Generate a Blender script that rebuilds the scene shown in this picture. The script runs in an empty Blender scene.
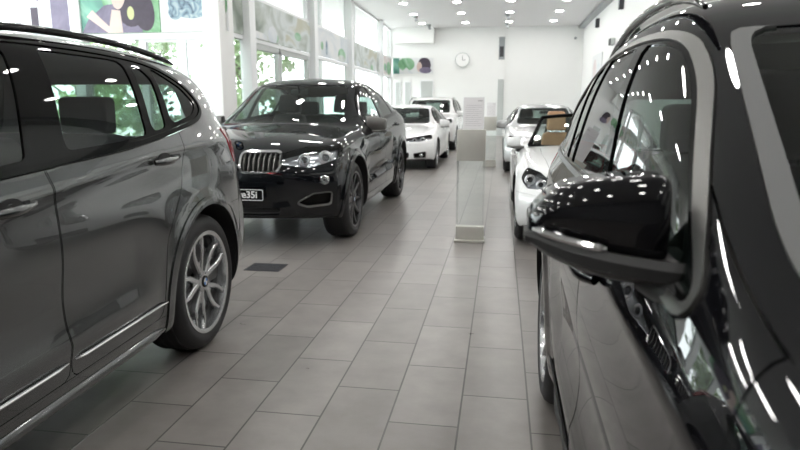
import bpy, bmesh, math, random
import numpy as np
from mathutils import Vector, Matrix
random.seed(7)
sc = bpy.context.scene
COL = sc.collection
R = math.radians

# ------------------------------------------------------------------ materials
M = {}
def nt(name):
    m = bpy.data.materials.new(name); m.use_nodes = True
    t = m.node_tree
    for n in list(t.nodes): t.nodes.remove(n)
    out = t.nodes.new('ShaderNodeOutputMaterial')
    M[name] = m
    return m, t, out
def pbr(name, col, rough=.5, metal=0, coat=0, spec=.5, noise=0, nscale=20, bump=0, bscale=200, coatr=.02, emit=None, estr=0):
    m, t, out = nt(name)
    b = t.nodes.new('ShaderNodeBsdfPrincipled'); t.links.new(b.outputs[0], out.inputs[0])
    b.inputs['Base Color'].default_value = (*col, 1)
    b.inputs['Roughness'].default_value = rough
    b.inputs['Metallic'].default_value = metal
    b.inputs['Coat Weight'].default_value = coat
    b.inputs['Coat Roughness'].default_value = coatr
    b.inputs['Specular IOR Level'].default_value = spec
    if emit:
        b.inputs['Emission Color'].default_value = (*emit, 1); b.inputs['Emission Strength'].default_value = estr
    tc = t.nodes.new('ShaderNodeTexCoord')
    if noise:
        n = t.nodes.new('ShaderNodeTexNoise'); n.inputs['Scale'].default_value = nscale; n.inputs['Detail'].default_value = 5
        t.links.new(tc.outputs['Object'], n.inputs['Vector'])
        mx = t.nodes.new('ShaderNodeMix'); mx.data_type = 'RGBA'
        mx.inputs[6].default_value = (*[c*(1-noise) for c in col], 1); mx.inputs[7].default_value = (*[min(1, c*(1+noise)) for c in col], 1)
        t.links.new(n.outputs[0], mx.inputs[0]); t.links.new(mx.outputs[2], b.inputs['Base Color'])
    if bump:
        n = t.nodes.new('ShaderNodeTexNoise'); n.inputs['Scale'].default_value = bscale
        t.links.new(tc.outputs['Object'], n.inputs['Vector'])
        bp = t.nodes.new('ShaderNodeBump'); bp.inputs['Strength'].default_value = bump; bp.inputs['Distance'].default_value = .002
        t.links.new(n.outputs[0], bp.inputs['Height']); t.links.new(bp.outputs[0], b.inputs['Normal'])
    return m
def paint(name, col, metal, rough, spec=.5):
    m = pbr(name, col, rough, metal, 1.0, spec, coatr=.015)
    t = m.node_tree; b = [n for n in t.nodes if n.type == 'BSDF_PRINCIPLED'][0]
    tc = t.nodes.new('ShaderNodeTexCoord'); v = t.nodes.new('ShaderNodeTexVoronoi'); v.inputs['Scale'].default_value = 900
    t.links.new(tc.outputs['Object'], v.inputs['Vector'])
    mx = t.nodes.new('ShaderNodeMix'); mx.data_type = 'RGBA'
    mx.inputs[6].default_value = (*[c*.85 for c in col], 1); mx.inputs[7].default_value = (*[min(1, c*1.15) for c in col], 1)
    t.links.new(v.outputs['Color'], mx.inputs[0]); t.links.new(mx.outputs[2], b.inputs['Base Color'])
    return m
def glass(name, tint, f0=.05, rough=.0, maxr=1.0):
    m, t, out = nt(name)
    tr = t.nodes.new('ShaderNodeBsdfTransparent'); tr.inputs[0].default_value = (*tint, 1)
    gl = t.nodes.new('ShaderNodeBsdfGlossy'); gl.inputs['Roughness'].default_value = rough
    lw = t.nodes.new('ShaderNodeLayerWeight'); lw.inputs[0].default_value = .5
    p = t.nodes.new('ShaderNodeMath'); p.operation = 'POWER'; p.inputs[1].default_value = 5
    ma = t.nodes.new('ShaderNodeMath'); ma.operation = 'MULTIPLY_ADD'; ma.inputs[1].default_value = maxr-f0; ma.inputs[2].default_value = f0
    mx = t.nodes.new('ShaderNodeMixShader')
    t.links.new(lw.outputs['Facing'], p.inputs[0]); t.links.new(p.outputs[0], ma.inputs[0]); t.links.new(ma.outputs[0], mx.inputs[0])
    t.links.new(tr.outputs[0], mx.inputs[1]); t.links.new(gl.outputs[0], mx.inputs[2]); t.links.new(mx.outputs[0], out.inputs[0])
    return m
def emit(name, col, s):
    m, t, out = nt(name)
    e = t.nodes.new('ShaderNodeEmission'); e.inputs[0].default_value = (*col, 1); e.inputs[1].default_value = s
    t.links.new(e.outputs[0], out.inputs[0]); return m

paint('paint_grey', (.085, .090, .091), .6, .22)
paint('paint_black', (.004, .004, .005), .0, .4, 0)
paint('paint_blackblue', (.006, .007, .009), .0, .4, 0)
paint('paint_white', (.80, .80, .80), 0, .3)
paint('paint_silver', (.60, .61, .62), .55, .3)
pbr('black_gloss', (.006, .006, .006), .03, 0, 0, .15)
pbr('black_plastic', (.018, .018, .019), .5, bump=.2)
pbr('dark_rubber', (.016, .016, .017), .65, bump=.3, bscale=120)
pbr('under', (.01, .01, .01), .8)
pbr('satin', (.17, .167, .16), .38, .85)
pbr('molding_grey', (.11, .11, .108), .55, 0, spec=.3)
pbr('mirror_plastic', (.035, .035, .035), .42, 0, spec=.3)
pbr('chrome', (.75, .75, .76), .1, 1)
pbr('alloy', (.52, .53, .54), .22, .9)
pbr('alloy_dark', (.11, .11, .115), .25, .85)
pbr('steel', (.35, .35, .35), .35, 1)
pbr('lamp_housing', (.42, .43, .45), .25, .7)
pbr('lamp_glow', (.8, .8, .82), .15, .6)
pbr('interior_dark', (.03, .03, .03), .8, noise=.2)
pbr('headliner', (.22, .21, .20), .9)
pbr('leather_tan', (.42, .24, .13), .5, noise=.15, bump=.3, bscale=90)
pbr('red_lens', (.45, .01, .03), .1, 0, 1)
pbr('white_letter', (.85, .85, .85), .5)
pbr('emblem_blue', (.03, .15, .45), .3)
pbr('emblem_white', (.8, .8, .8), .3)
pbr('wall_white', (.86, .86, .85), .7, noise=.015, nscale=3)
pbr('wall_dark', (.16, .16, .165), .6)
pbr('ceiling_white', (.82, .82, .83), .75, noise=.015, nscale=2)
pbr('mullion', (.82, .83, .84), .35)
pbr('mullion_dark', (.32, .34, .35), .4, .4)
pbr('fixture_dark', (.04, .04, .045), .5)
pbr('panel_grey', (.50, .52, .51), .5, noise=.05)
pbr('steel_panel', (.56, .545, .50), .35, .4, noise=.06, nscale=8)
pbr('paper', (.72, .70, .71), .6)
pbr('faint_ink', (.48, .46, .47), .6)
pbr('ink', (.12, .12, .13), .6)
pbr('pavement', (.62, .60, .57), .9, noise=.15, nscale=4)
pbr('bark', (.12, .08, .05), .9, noise=.3)
for i, c in enumerate([(.34, .50, .22), (.44, .60, .30), (.54, .68, .40)]):
    pbr('leaf%d' % i, c, .6, noise=.35, nscale=6)
glass('car_glass', (.42, .50, .47), .06)
glass('car_glass_clear', (.62, .72, .68), .05)
glass('lens_glass', (.9, .92, .93), .05)
glass('facade_glass', (.96, .985, .975), .04)
glass('stand_glass', (.965, .985, .978), .06)
emit('lamp_disc', (1, .98, .95), 55)

# ------------------------------------------------------------------ object helpers
def tag(o, label=None, cat=None, group=None, kind=None):
    if label: o['label'] = label
    if cat: o['category'] = cat
    if group: o['group'] = group
    if kind: o['kind'] = kind
    return o
def empty(name, loc, rz=0, label=None, cat=None, group=None):
    o = bpy.data.objects.new(name, None); COL.objects.link(o)
    o.location = loc; o.rotation_euler = (0, 0, rz); o.empty_display_size = .1
    return tag(o, label, cat, group)
def link(name, me, mat=None, parent=None):
    o = bpy.data.objects.new(name, me); COL.objects.link(o)
    if mat is not None:
        for m in (mat if isinstance(mat, (list, tuple)) else [mat]):
            me.materials.append(M[m])
    if parent: o.parent = parent
    return o
class MB:
    """collects shapes into one mesh"""
    def __init__(s): s.v = []; s.f = []; s.mi = []; s.sm = []
    def add(s, v, f, mi=0, smooth=False):
        n = len(s.v); s.v += [tuple(p) for p in v]; s.f += [tuple(i+n for i in q) for q in f]
        s.mi += [mi]*len(f); s.sm += [smooth]*len(f); return s
    def box(s, x0, x1, y0, y1, z0, z1, mi=0, bev=0, mat=None):
        b = bmesh.new(); bmesh.ops.create_cube(b, size=1)
        for v in b.verts: v.co = Vector(((x0+x1)/2+v.co.x*(x1-x0), (y0+y1)/2+v.co.y*(y1-y0), (z0+z1)/2+v.co.z*(z1-z0)))
        if bev: bmesh.ops.bevel(b, geom=list(b.edges), offset=min(bev, .45*min(abs(x1-x0), abs(y1-y0), abs(z1-z0))), segments=3, profile=.5, affect='EDGES')
        return s.bm(b, mi, bool(bev), mat)
    def bm(s, b, mi=0, smooth=False, mat=None):
        if mat is not None: bmesh.ops.transform(b, matrix=mat, verts=b.verts)
        b.verts.index_update()
        s.add([v.co[:] for v in b.verts], [[v.index for v in f.verts] for f in b.faces], mi, smooth); b.free(); return s
    def cyl(s, p0, p1, r0, r1=None, n=24, mi=0, cap=True):
        p0 = Vector(p0); p1 = Vector(p1); r1 = r0 if r1 is None else r1
        d = (p1-p0).normalized(); a = d.orthogonal().normalized(); b = d.cross(a)
        v = []
        for p, r in ((p0, r0), (p1, r1)):
            for i in range(n):
                t = 2*math.pi*i/n; v.append(p+a*r*math.cos(t)+b*r*math.sin(t))
        s.add(v, [(i, (i+1) % n, n+(i+1) % n, n+i) for i in range(n)], mi, True)
        if cap: s.add(v[:n], [tuple(range(n))[::-1]], mi); s.add(v[n:], [tuple(range(n))], mi)
        return s
    def lathe_x(s, prof, n=64, mi=0, c=(0, 0, 0), closed=False):
        # profile of (x, r) about the x axis
        v = []; m = len(prof)
        for i in range(n):
            t = 2*math.pi*i/n
            for x, r in prof: v.append((c[0]+x, c[1]+r*math.cos(t), c[2]+r*math.sin(t)))
        f = []
        for i in range(n):
            j = (i+1) % n
            for k in range(m-1 if not closed else m):
                k2 = (k+1) % m; f.append((i*m+k, i*m+k2, j*m+k2, j*m+k))
        return s.add(v, f, mi, True)
    def tube(s, pts, r, n=10, mi=0, closed=False):
        pts = [Vector(p) for p in pts]; m = len(pts); v = []; up = None
        for i, p in enumerate(pts):
            if closed: d = pts[(i+1) % m]-pts[i-1]
            else: d = pts[min(i+1, m-1)]-pts[max(i-1, 0)]
            d.normalize()
            if up is None: up = d.orthogonal().normalized()
            up = (up-d*up.dot(d)).normalized(); b = d.cross(up)
            rr = r[i] if isinstance(r, (list, tuple)) else r
            for k in range(n):
                t = 2*math.pi*k/n; v.append(p+up*rr*math.cos(t)+b*rr*math.sin(t))
        f = [(i*n+k, i*n+(k+1) % n, ((i+1) % m)*n+(k+1) % n, ((i+1) % m)*n+k) for i in range(m if closed else m-1) for k in range(n)]
        s.add(v, f, mi, True)
        if not closed:
            s.add(v[:n], [tuple(range(n))[::-1]], mi); s.add(v[-n:], [tuple(range(n))], mi)
        return s
    def quad(s, a, b, c, d, mi=0): return s.add([a, b, c, d], [(0, 1, 2, 3)], mi)
    def build(s, name, mat, parent=None, label=None):
        me = bpy.data.meshes.new(name); me.from_pydata(s.v, [], s.f)
        o = link(name, me, mat, parent)
        me.polygons.foreach_set('material_index', s.mi); me.polygons.foreach_set('use_smooth', s.sm)
        b = bmesh.new(); b.from_mesh(me); bmesh.ops.recalc_face_normals(b, faces=b.faces); b.to_mesh(me); b.free()
        if any(s.sm): me.set_sharp_from_angle(angle=R(40))
        if label: o['label'] = label
        return o
def subsurf(verts, faces, lvl, mats=None):
    me = bpy.data.meshes.new('cage'); me.from_pydata(verts, [], faces)
    if mats is not None: me.polygons.foreach_set('material_index', mats)
    me.update()
    b = bmesh.new(); b.from_mesh(me); bmesh.ops.remove_doubles(b, verts=b.verts, dist=1e-7); bmesh.ops.recalc_face_normals(b, faces=b.faces); b.to_mesh(me); b.free()
    if mats is not None:
        for i in range(8): me.materials.append(None)
    o = bpy.data.objects.new('cage', me); COL.objects.link(o)
    md = o.modifiers.new('s', 'SUBSURF'); md.levels = lvl; md.render_levels = lvl; md.subdivision_type = 'CATMULL_CLARK'
    dg = bpy.context.evaluated_depsgraph_get(); dg.update()
    e = o.evaluated_get(dg); m2 = bpy.data.meshes.new_from_object(e)
    bpy.data.objects.remove(o); bpy.data.meshes.remove(me)
    return m2
def blob(name, x0, x1, y0, y1, z0, z1, mat, parent, fn=None, lvl=3, nx=4, ny=4, nz=4):
    """soft cushion-like box: a lattice box smoothed by subdivision; fn warps the cage"""
    b = MB(); pts = {}; V = []; F = []
    def vid(i, j, k):
        if (i, j, k) not in pts:
            p = [x0+(x1-x0)*i/nx, y0+(y1-y0)*j/ny, z0+(z1-z0)*k/nz]
            if fn: p = fn(i/nx, j/ny, k/nz, p)
            pts[(i, j, k)] = len(V); V.append(p)
        return pts[(i, j, k)]
    for i in range(nx):
        for j in range(ny):
            for k in (0, nz): F.append([vid(i, j, k), vid(i+1, j, k), vid(i+1, j+1, k), vid(i, j+1, k)])
    for i in range(nx):
        for k in range(nz):
            for j in (0, ny): F.append([vid(i, j, k), vid(i+1, j, k), vid(i+1, j, k+1), vid(i, j, k+1)])
    for j in range(ny):
        for k in range(nz):
            for i in (0, nx): F.append([vid(i, j, k), vid(i, j+1, k), vid(i, j+1, k+1), vid(i, j, k+1)])
    me = subsurf(V, F, lvl); me.polygons.foreach_set('use_smooth', [True]*len(me.polygons)); me.name = name
    me.materials.clear()
    return link(name, me, mat, parent)

# ------------------------------------------------------------------ car body surface
def pch(pts):
    xs = np.array([p[0] for p in pts], float); ys = np.array([p[1] for p in pts], float)
    h = np.diff(xs); d = np.diff(ys)/h; m = np.zeros(len(xs)); m[0] = d[0]; m[-1] = d[-1]
    for i in range(1, len(xs)-1):
        if d[i-1]*d[i] > 0:
            w1 = 2*h[i]+h[i-1]; w2 = h[i]+2*h[i-1]; m[i] = (w1+w2)/(w1/d[i-1]+w2/d[i])
    def f(x):
        x = np.clip(np.asarray(x, float), xs[0], xs[-1]); i = np.clip(np.searchsorted(xs, x)-1, 0, len(h)-1)
        t = (x-xs[i])/h[i]; hh = h[i]
        r = (2*t**3-3*t**2+1)*ys[i]+(t**3-2*t**2+t)*hh*m[i]+(-2*t**3+3*t**2)*ys[i+1]+(t**3-t**2)*hh*m[i+1]
        return r
    return f
def fillet(poly, r):
    out = []; n = len(poly)
    for i in range(n):
        p = np.array(poly[i][:2], float); a = np.array(poly[i-1][:2], float); b = np.array(poly[(i+1) % n][:2], float)
        rr = poly[i][2] if len(poly[i]) > 2 else r
        u = a-p; w = b-p; lu = np.linalg.norm(u); lw = np.linalg.norm(w); u /= lu; w /= lw
        ang = math.acos(max(-1, min(1, float(u@w)))); t = min(rr/max(math.tan(ang/2), 1e-3), .45*lu, .45*lw)
        if rr <= 0 or ang > 3.05: out.append(tuple(p)); continue
        p0 = p+u*t; p1 = p+w*t
        for k in range(6):
            s = k/5; out.append(tuple((1-s)**2*p0+2*s*(1-s)*p+s*s*p1))
    return out
def sdf(poly, P):
    """signed distance of the points P (n,2) to a polygon, negative inside"""
    poly = np.array(poly, float); d2 = np.full(len(P), 1e9); ins = np.zeros(len(P), bool)
    lo = poly.min(0)-.12; hi = poly.max(0)+.12
    near = np.all((P > lo) & (P < hi), axis=1); Q = P[near]; q2 = np.full(len(Q), 1e9); qi = np.zeros(len(Q), bool)
    for i in range(len(poly)):
        a = poly[i]; b = poly[(i+1) % len(poly)]; e = b-a; L = e@e
        if L < 1e-14: continue
        t = np.clip(((Q-a)@e)/L, 0, 1); w = Q-a-t[:, None]*e; q2 = np.minimum(q2, (w**2).sum(1))
        c = (a[1] > Q[:, 1]) != (b[1] > Q[:, 1])
        with np.errstate(divide='ignore', invalid='ignore'):
            xi = a[0]+(Q[:, 1]-a[1])*e[0]/(e[1] if e[1] != 0 else 1e-12)
        qi ^= c & (Q[:, 0] < xi)
    d = np.full(len(P), .5); d[near] = np.where(qi, -np.sqrt(q2), np.sqrt(q2))
    return d

TAGS = ['side', 'gside', 'pillar', 'top', 'front', 'rear', 'under']
def body_skin(S, lvl):
    st = S['stations']; W = S['W']; n = len(st)
    zt = pch(S['zt']); xt = pch(S['xt']); xc = pch(S['xc']); plan = pch(S['plan'])
    nose = pch(S['nose']); tail = pch(S['tail'])
    rows = S['rows']      # h, m, l, s, b : (z or function of zt, width fraction)
    u0 = st[0][0]; u1 = st[-1][0]
    V = []; idx = {}
    def vid(key, p):
        if key not in idx: idx[key] = len(V); V.append(p)
        return idx[key]
    half = []             # half[i][k] = (x, u, z) k 0..17
    for i, (u, zc, sh) in enumerate(st):
        fb = max(0, 1-(u-u0)/.75)**1.5; rb = max(0, 1-(u1-u)/.6)**1.5
        def uu(frac, z):
            return u+sh*frac**2+fb*(float(nose(z))+S['bowf']*frac**S.get('bowp', 2.2))-rb*(float(tail(z))+S['bowr']*frac**2.4)
        ub = u+sh; ub = uu(1, .8)
        X = float(xt(ub))*1.0; Zt = float(zt(ub)); C = float(xc(ub)); cam = S['camber']
        zC = zc-cam
        if zC < Zt: Zt2 = min(Zt, zC+ .0)
        else: Zt2 = Zt
        def sideline(s):   # between t and c
            x = X+(C-X)*s; z = Zt2+(zC-Zt2)*s
            b = S['tumble']*math.sin(math.pi*s)*min(1, max(0, (zC-Zt2)/.3))
            return (x+b, z+b*.4)
        L = math.hypot(C-X, zC-Zt2); cs = max(.55, 1-.05/max(L, .01))
        tops = []
        def topz(x): return zc-cam*(x/C)**2
        for x in (0, C*.33, C*.66, C-.055): tops.append((x, topz(x)))
        tops.append(sideline(cs)); tops.append(sideline(.5)); tops.append((X, Zt2))
        H = []
        for x, z in tops: H.append((x, uu(x/X, z), z))
        zb = S['zb']+S['ramp_f']*max(0, 1-(u-u0)/.5)**2+S['ramp_r']*max(0, 1-(u1-u)/.6)**2
        pl = float(plan(ub))
        for zr, wf in rows[:-1]:
            if zr > 1: z = Zt2-(zr-1)
            else: z = zb+(Zt2-zb)*zr
            H.append((W*wf*pl, uu(1, z), z))
        wb_ = W*rows[-1][1]*pl
        H.append((wb_, uu(1, zb), zb))
        for k in range(5, -1, -1):
            fr = [0, .33, .66, .9, .95, .98][k]*min(1, C/X) if k < 4 else [0, 0, 0, 0, .88, .94][k]
            fr = [0, .3, .55, .72, .84, .93][k]
            H.append((wb_*fr, uu(fr, zb), zb+.01))
        half.append(H)
    nk = len(half[0])     # 18
    assert nk == 18, nk
    F = []; T = []
    def P(i, k, s):
        p = half[i][k]
        if k in (0, nk-1): s = 0
        return vid((i, k, s), (p[0]*(s if s else 0), p[1], p[2]))
    ktag = {0: 3, 1: 3, 2: 3, 3: 2, 4: 1, 5: 1}
    for i in range(n-1):
        for k in range(nk-1):
            t = ktag.get(k, 0 if k < 11 else 6)
            for s in (1, -1):
                F.append([P(i, k, s), P(i+1, k, s), P(i+1, k+1, s), P(i, k+1, s)]); T.append(t)
    for i, t in ((0, 4), (n-1, 5)):
        H = half[i]
        def E(r, c, s):   # r 0..5 (0 = top edge, 5 = bottom edge), c 0..6 (0 centre, 6 corner)
            if r == 0: return P(i, c, s)
            if c == 6: return P(i, 6+r, s)
            if r == 5: return P(i, 17-c, s)
            ct = H[c]; cb = H[17-c]; sd = H[6+r]; a = (H[6][2]-sd[2])/(H[6][2]-H[11][2])
            fr = ct[0]/H[6][0]*(1-a)+cb[0]/H[11][0]*a; x = sd[0]*fr; z = ct[2]*(1-a)+cb[2]*a
            u = st[i][0]+st[i][2]*fr**2
            if i == 0: u += float(nose(z))+S['bowf']*fr**S.get('bowp', 2.2)
            else: u -= float(tail(z))+S['bowr']*fr**2.4
            if c == 0: s = 0
            return vid(('E', i, r, c, s), (x*(s if s else 0), u, z))
        for r in range(5):
            for c in range(6):
                for s in (1, -1):
                    F.append([E(r, c, s), E(r, c+1, s), E(r+1, c+1, s), E(r+1, c, s)]); T.append(t)
    me = subsurf(V, F, lvl, T)
    nv = len(me.vertices); co = np.zeros(nv*3); me.vertices.foreach_get('co', co); co = co.reshape(-1, 3)
    x, u, z = co.T
    sx = np.sign(x); ax = np.abs(x)
    dx = np.zeros(nv)
    sidew = np.clip((ax/W-.72)/.12, 0, 1)
    for wu in (0, S['wb']):
        r = np.hypot(u-wu, z-S['wr']); q = np.clip(1-np.abs(r-S['Ra'])/.10, 0, 1)
        dx += S['flare']*(q*q*(3-2*q))*sidew
    for (a, amp, up, dn, ua, ub) in S.get('crest', []):
        d = z-pch(a)(u); w = np.clip((u-ua)/.4, 0, 1)*np.clip((ub-u)/.4, 0, 1)
        dx += amp*np.where(d > 0, np.exp(-d/up), np.exp(d/dn))*w*sidew
    for (a, amp, wd, ua, ub) in S['lines']:
        lz = pch(a)(u); w = np.clip((u-ua)/.25, 0, 1)*np.clip((ub-u)/.25, 0, 1)
        dx += amp*np.exp(-((z-lz)/wd)**2)*w*sidew
    co[:, 0] += sx*dx
    for fn in S.get('warp', []): fn(co)
    me.vertices.foreach_set('co', co.reshape(-1)); me.update()
    nr = np.zeros(nv*3); me.vertices.foreach_get('normal', nr); nr = nr.reshape(-1, 3)
    sk = Skin(); keep = {}
    for p in me.polygons:
        vs = list(p.vertices)
        if min(co[v][0] for v in vs) < -1e-4: continue
        f = []
        for v in vs:
            if v not in keep: keep[v] = len(sk.V); c = co[v].copy(); c[0] = max(c[0], 0) if c[0] > 1e-5 else 0; sk.V.append(c); sk.N.append(nr[v])
            f.append(keep[v])
        sk.F.append(f); sk.T.append(TAGS[p.material_index])
    bpy.data.meshes.remove(me)
    return sk
class Skin:
    def __init__(s): s.V = []; s.N = []; s.F = []; s.T = []
    def cut(s, dfun, newtag, tags, pred=None):
        """faces of the given tags where dfun < 0 become newtag; faces that straddle are divided"""
        V = np.array(s.V); d = dfun(V); d = np.where(np.abs(d) < 2e-4, -2e-4, d)
        cache = {}; nF = []; nT = []
        for f, t in zip(s.F, s.T):
            if t not in tags: nF.append(f); nT.append(t); continue
            c = V[f].mean(0)
            if pred is not None and not pred(c): nF.append(f); nT.append(t); continue
            neg = [d[v] < 0 for v in f]
            if all(neg): nF.append(f); nT.append(newtag); continue
            if not any(neg): nF.append(f); nT.append(t); continue
            A = []; B = []; m = len(f); cross = 0
            for i in range(m):
                a = f[i]; b = f[(i+1) % m]
                (A if neg[i] else B).append(a)
                if neg[i] != neg[(i+1) % m]:
                    cross += 1; key = (min(a, b), max(a, b))
                    if key not in cache:
                        k = d[a]/(d[a]-d[b]); p = s.V[a]*(1-k)+s.V[b]*k; nn = s.N[a]*(1-k)+s.N[b]*k
                        s.V.append(p); s.N.append(nn/np.linalg.norm(nn)); cache[key] = len(s.V)-1
                    A.append(cache[key]); B.append(cache[key])
            if cross != 2: nF.append(f); nT.append(newtag if sum(neg)*2 > m else t); continue
            if len(A) > 2: nF.append(A); nT.append(newtag)
            if len(B) > 2: nF.append(B); nT.append(t)
        s.F = nF; s.T = nT
    def nearest_front(s, x, z, rear=False):
        if not hasattr(s, 'FV'): A = np.array(s.V); s.FV = A[A[:, 1] < .5]
        V = s.FV; q = (V[:, 0]-abs(x))**2+(V[:, 2]-z)**2
        c = V[np.argpartition(q, 6)[:6]]
        return float(c[:, 1].max() if rear else c[:, 1].min())
    def side_x(s, u, z):
        if not hasattr(s, 'AV'): s.AV = np.array(s.V)
        V = s.AV; q = (V[:, 1]-u)**2+(V[:, 2]-z)**2; c = V[np.argpartition(q, 6)[:6]]
        return float(c[:, 0].max())
def extract(sk, tags, name, mat, parent, off=0.0, gap=0.0, flange=0.0, sides=(1, -1), merge=True, u0=0, flip=False):
    """make mesh object(s) of the faces with these tags. merge: both halves in one mesh"""
    fs = [f for f, t in zip(sk.F, sk.T) if t in tags]
    if not fs: return []
    ids = {}; V = []; N = []; F = []
    for f in fs:
        g = []
        for v in f:
            if v not in ids: ids[v] = len(V); V.append(sk.V[v].copy()); N.append(sk.N[v])
            g.append(ids[v])
        F.append(g)
    V = np.array(V); N = np.array(N)
    ed = {}
    for f in F:
        for i in range(len(f)):
            a, b = f[i], f[(i+1) % len(f)]; k = (min(a, b), max(a, b)); ed.setdefault(k, []).append((a, b))
    be = [e[0] for k, e in ed.items() if len(e) == 1 and not (V[k[0]][0] < 1e-5 and V[k[1]][0] < 1e-5)]
    base = V.copy()
    if gap:
        mv = np.zeros_like(V)
        for a, b in be:
            e = V[b]-V[a]; o = np.cross(e, N[a]); o /= max(np.linalg.norm(o), 1e-9)*1.0
            mv[a] += o; mv[b] += o
        l = np.linalg.norm(mv, axis=1); k = l > 1e-6; mv[k] /= l[k][:, None]; on = V[:, 0] < 1e-5; mv[on, 0] = 0
        V -= mv*gap
    V = V+N*off
    V[:, 0] = np.where(base[:, 0] < 1e-5, 0, V[:, 0])
    SV = list(V); SN = list(N); FF = [(f, None) for f in F]
    if flange:
        low = {}
        for a, b in be:
            for w in (a, b):
                if w not in low: low[w] = len(SV); SV.append(V[w]-N[w]*(flange+off)); SN.append(N[w])
            FF.append(([b, a, low[a], low[b]], 'fl'))
    def mk(sgn_list, nm):
        vv = []; loops = []; ff = []; on = []
        for sg in sgn_list:
            base_i = len(vv)
            for p in SV: vv.append((p[0]*sg, p[1]-u0, p[2]))
            for f, fl in FF:
                g = [base_i+i for i in f]
                if sg < 0: g = g[::-1]; fo = f[::-1]
                else: fo = f
                if fl:
                    p = np.array([vv[i] for i in g[:3]]); nn = np.cross(p[1]-p[0], p[2]-p[0]); l = np.linalg.norm(nn); nn = nn/l if l > 1e-12 else np.array([0, 0, 1.])
                    on += [tuple(nn)]*len(g)
                else:
                    on += [(SN[i][0]*sg, SN[i][1], SN[i][2]) for i in fo]
                ff.append(g)
        me = bpy.data.meshes.new(nm); me.from_pydata(vv, [], ff)
        me.polygons.foreach_set('use_smooth', [True]*len(ff))
        me.normals_split_custom_set(on)
        return link(nm, me, mat, parent)
    if merge: return [mk(sides, name)]
    return [mk([s_], name) for s_ in sides]

def wheel_meshes(rr, wt, style, rim_mat, rimr):
    """wheel facing +x; outer face at x = 0"""
    t = MB()
    w = wt; R0 = rr
    prof = [(-.012, rimr-.004), (-.003, rimr+.012), (.004, rimr+.035), (.002, rr-.045), (-.012, rr-.018), (-.035, rr-.004), (-w*.35, rr), (-w*.5, rr+.0005), (-w*.65, rr), (-w+.035, rr-.004), (-w+.012, rr-.018), (-w, rr-.05), (-w, rimr+.02), (-w+.01, rimr-.004)]
    t.lathe_x(prof, 72)
    for k in range(4):
        xg = -w*(.22+.187*k)
        t.lathe_x([(xg-.004, rr+.0012), (xg, rr-.008), (xg+.004, rr+.0012)], 72)
    r = MB()
    r.lathe_x([(-.006, rimr-.018), (-.002, rimr-.008), (-.002, rimr+.004), (-.010, rimr+.007), (-.016, rimr-.004), (-.03, rimr-.02), (-w+.03, rimr-.04), (-w+.005, rimr)], 72)
    r.lathe_x([(-.006, rimr-.018), (-.03, rimr-.024), (-w+.03, rimr-.044)], 72)
    ns = 5
    def spoke(a0, am, a1, r0, r1, hw, th, x0, x1, bow=.0):
        v = []; K = 8
        for k in range(K+1):
            s = k/K; rad = r0+(r1-r0)*s
            an = a0*(1-s)**2+2*am*s*(1-s)+a1*s*s
            xx = x0+(x1-x0)*s+bow*math.sin(math.pi*s); hh = hw[0]+(hw[1]-hw[0])*s
            ca, sa = math.cos(an), math.sin(an)
            for (dw, dx) in ((-1, -th), (-1, -.006), (-.6, 0), (.6, 0), (1, -.006), (1, -th)):
                v.append((xx+dx, rad*ca-dw*hh*sa, rad*sa+dw*hh*ca))
        f = []
        for k in range(K):
            for j in range(5): f.append((k*6+j, k*6+j+1, (k+1)*6+j+1, (k+1)*6+j))
        r.add(v, f, 0, True)
    for k in range(ns):
        a = 2*math.pi*k/ns+math.pi/2+.25
        if style == 'double':
            for sg in (1, -1):
                spoke(a+sg*.10, a+sg*.42, a+sg*.17, .052, rimr-.012, (.018, .012), .035, -.028, -.012, -.006)
            spoke(a, a, a, .05, .12, (.022, .012), .03, -.03, -.034)
        elif style == 'star':
            spoke(a, a, a, .05, rimr-.012, (.034, .017), .035, -.025, -.012, -.008)
            spoke(a+.63, a+.63, a+.63, .05, rimr-.012, (.026, .013), .035, -.03, -.014, -.008)
        else:
            for sg in (1, -1): spoke(a+sg*.14, a+sg*.16, a+sg*.22, .05, rimr-.012, (.02, .014), .035, -.028, -.014, -.004)
    r.lathe_x([(-.022, 0), (-.022, .038), (-.027, .058), (-.06, .062), (-.075, .0)], 32)
    for k in range(5):
        an = 2*math.pi*(k+.5)/5+.4; r.cyl((-.03, .048*math.cos(an), .048*math.sin(an)), (-.021, .048*math.cos(an), .048*math.sin(an)), .008, n=8)
    d = MB(); d.lathe_x([(-.085, .05), (-.085, rimr-.055), (-.105, rimr-.055), (-.105, .05)], 48)
    c = MB()   # centre roundel
    c.lathe_x([(-.021, .0325), (-.0165, .0325), (-.0165, .021)], 32, 0)
    for q in range(4):
        pts = [(-.0162, 0, 0)]+[(-.0162, .0205*math.cos(q*math.pi/2+j*math.pi/12), .0205*math.sin(q*math.pi/2+j*math.pi/12)) for j in range(7)]
        c.add(pts, [tuple(range(8))], 1+q % 2)
    cal = MB()
    cal.box(-.12, -.06, -.05, .05, 0, .07, bev=.012)
    for v in range(len(cal.v)):
        p = cal.v[v]; cal.v[v] = (p[0], p[1]*1.6+rimr-.09 - 0, p[2]*1.8-.05)
    return t, r, d, c, cal
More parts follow.
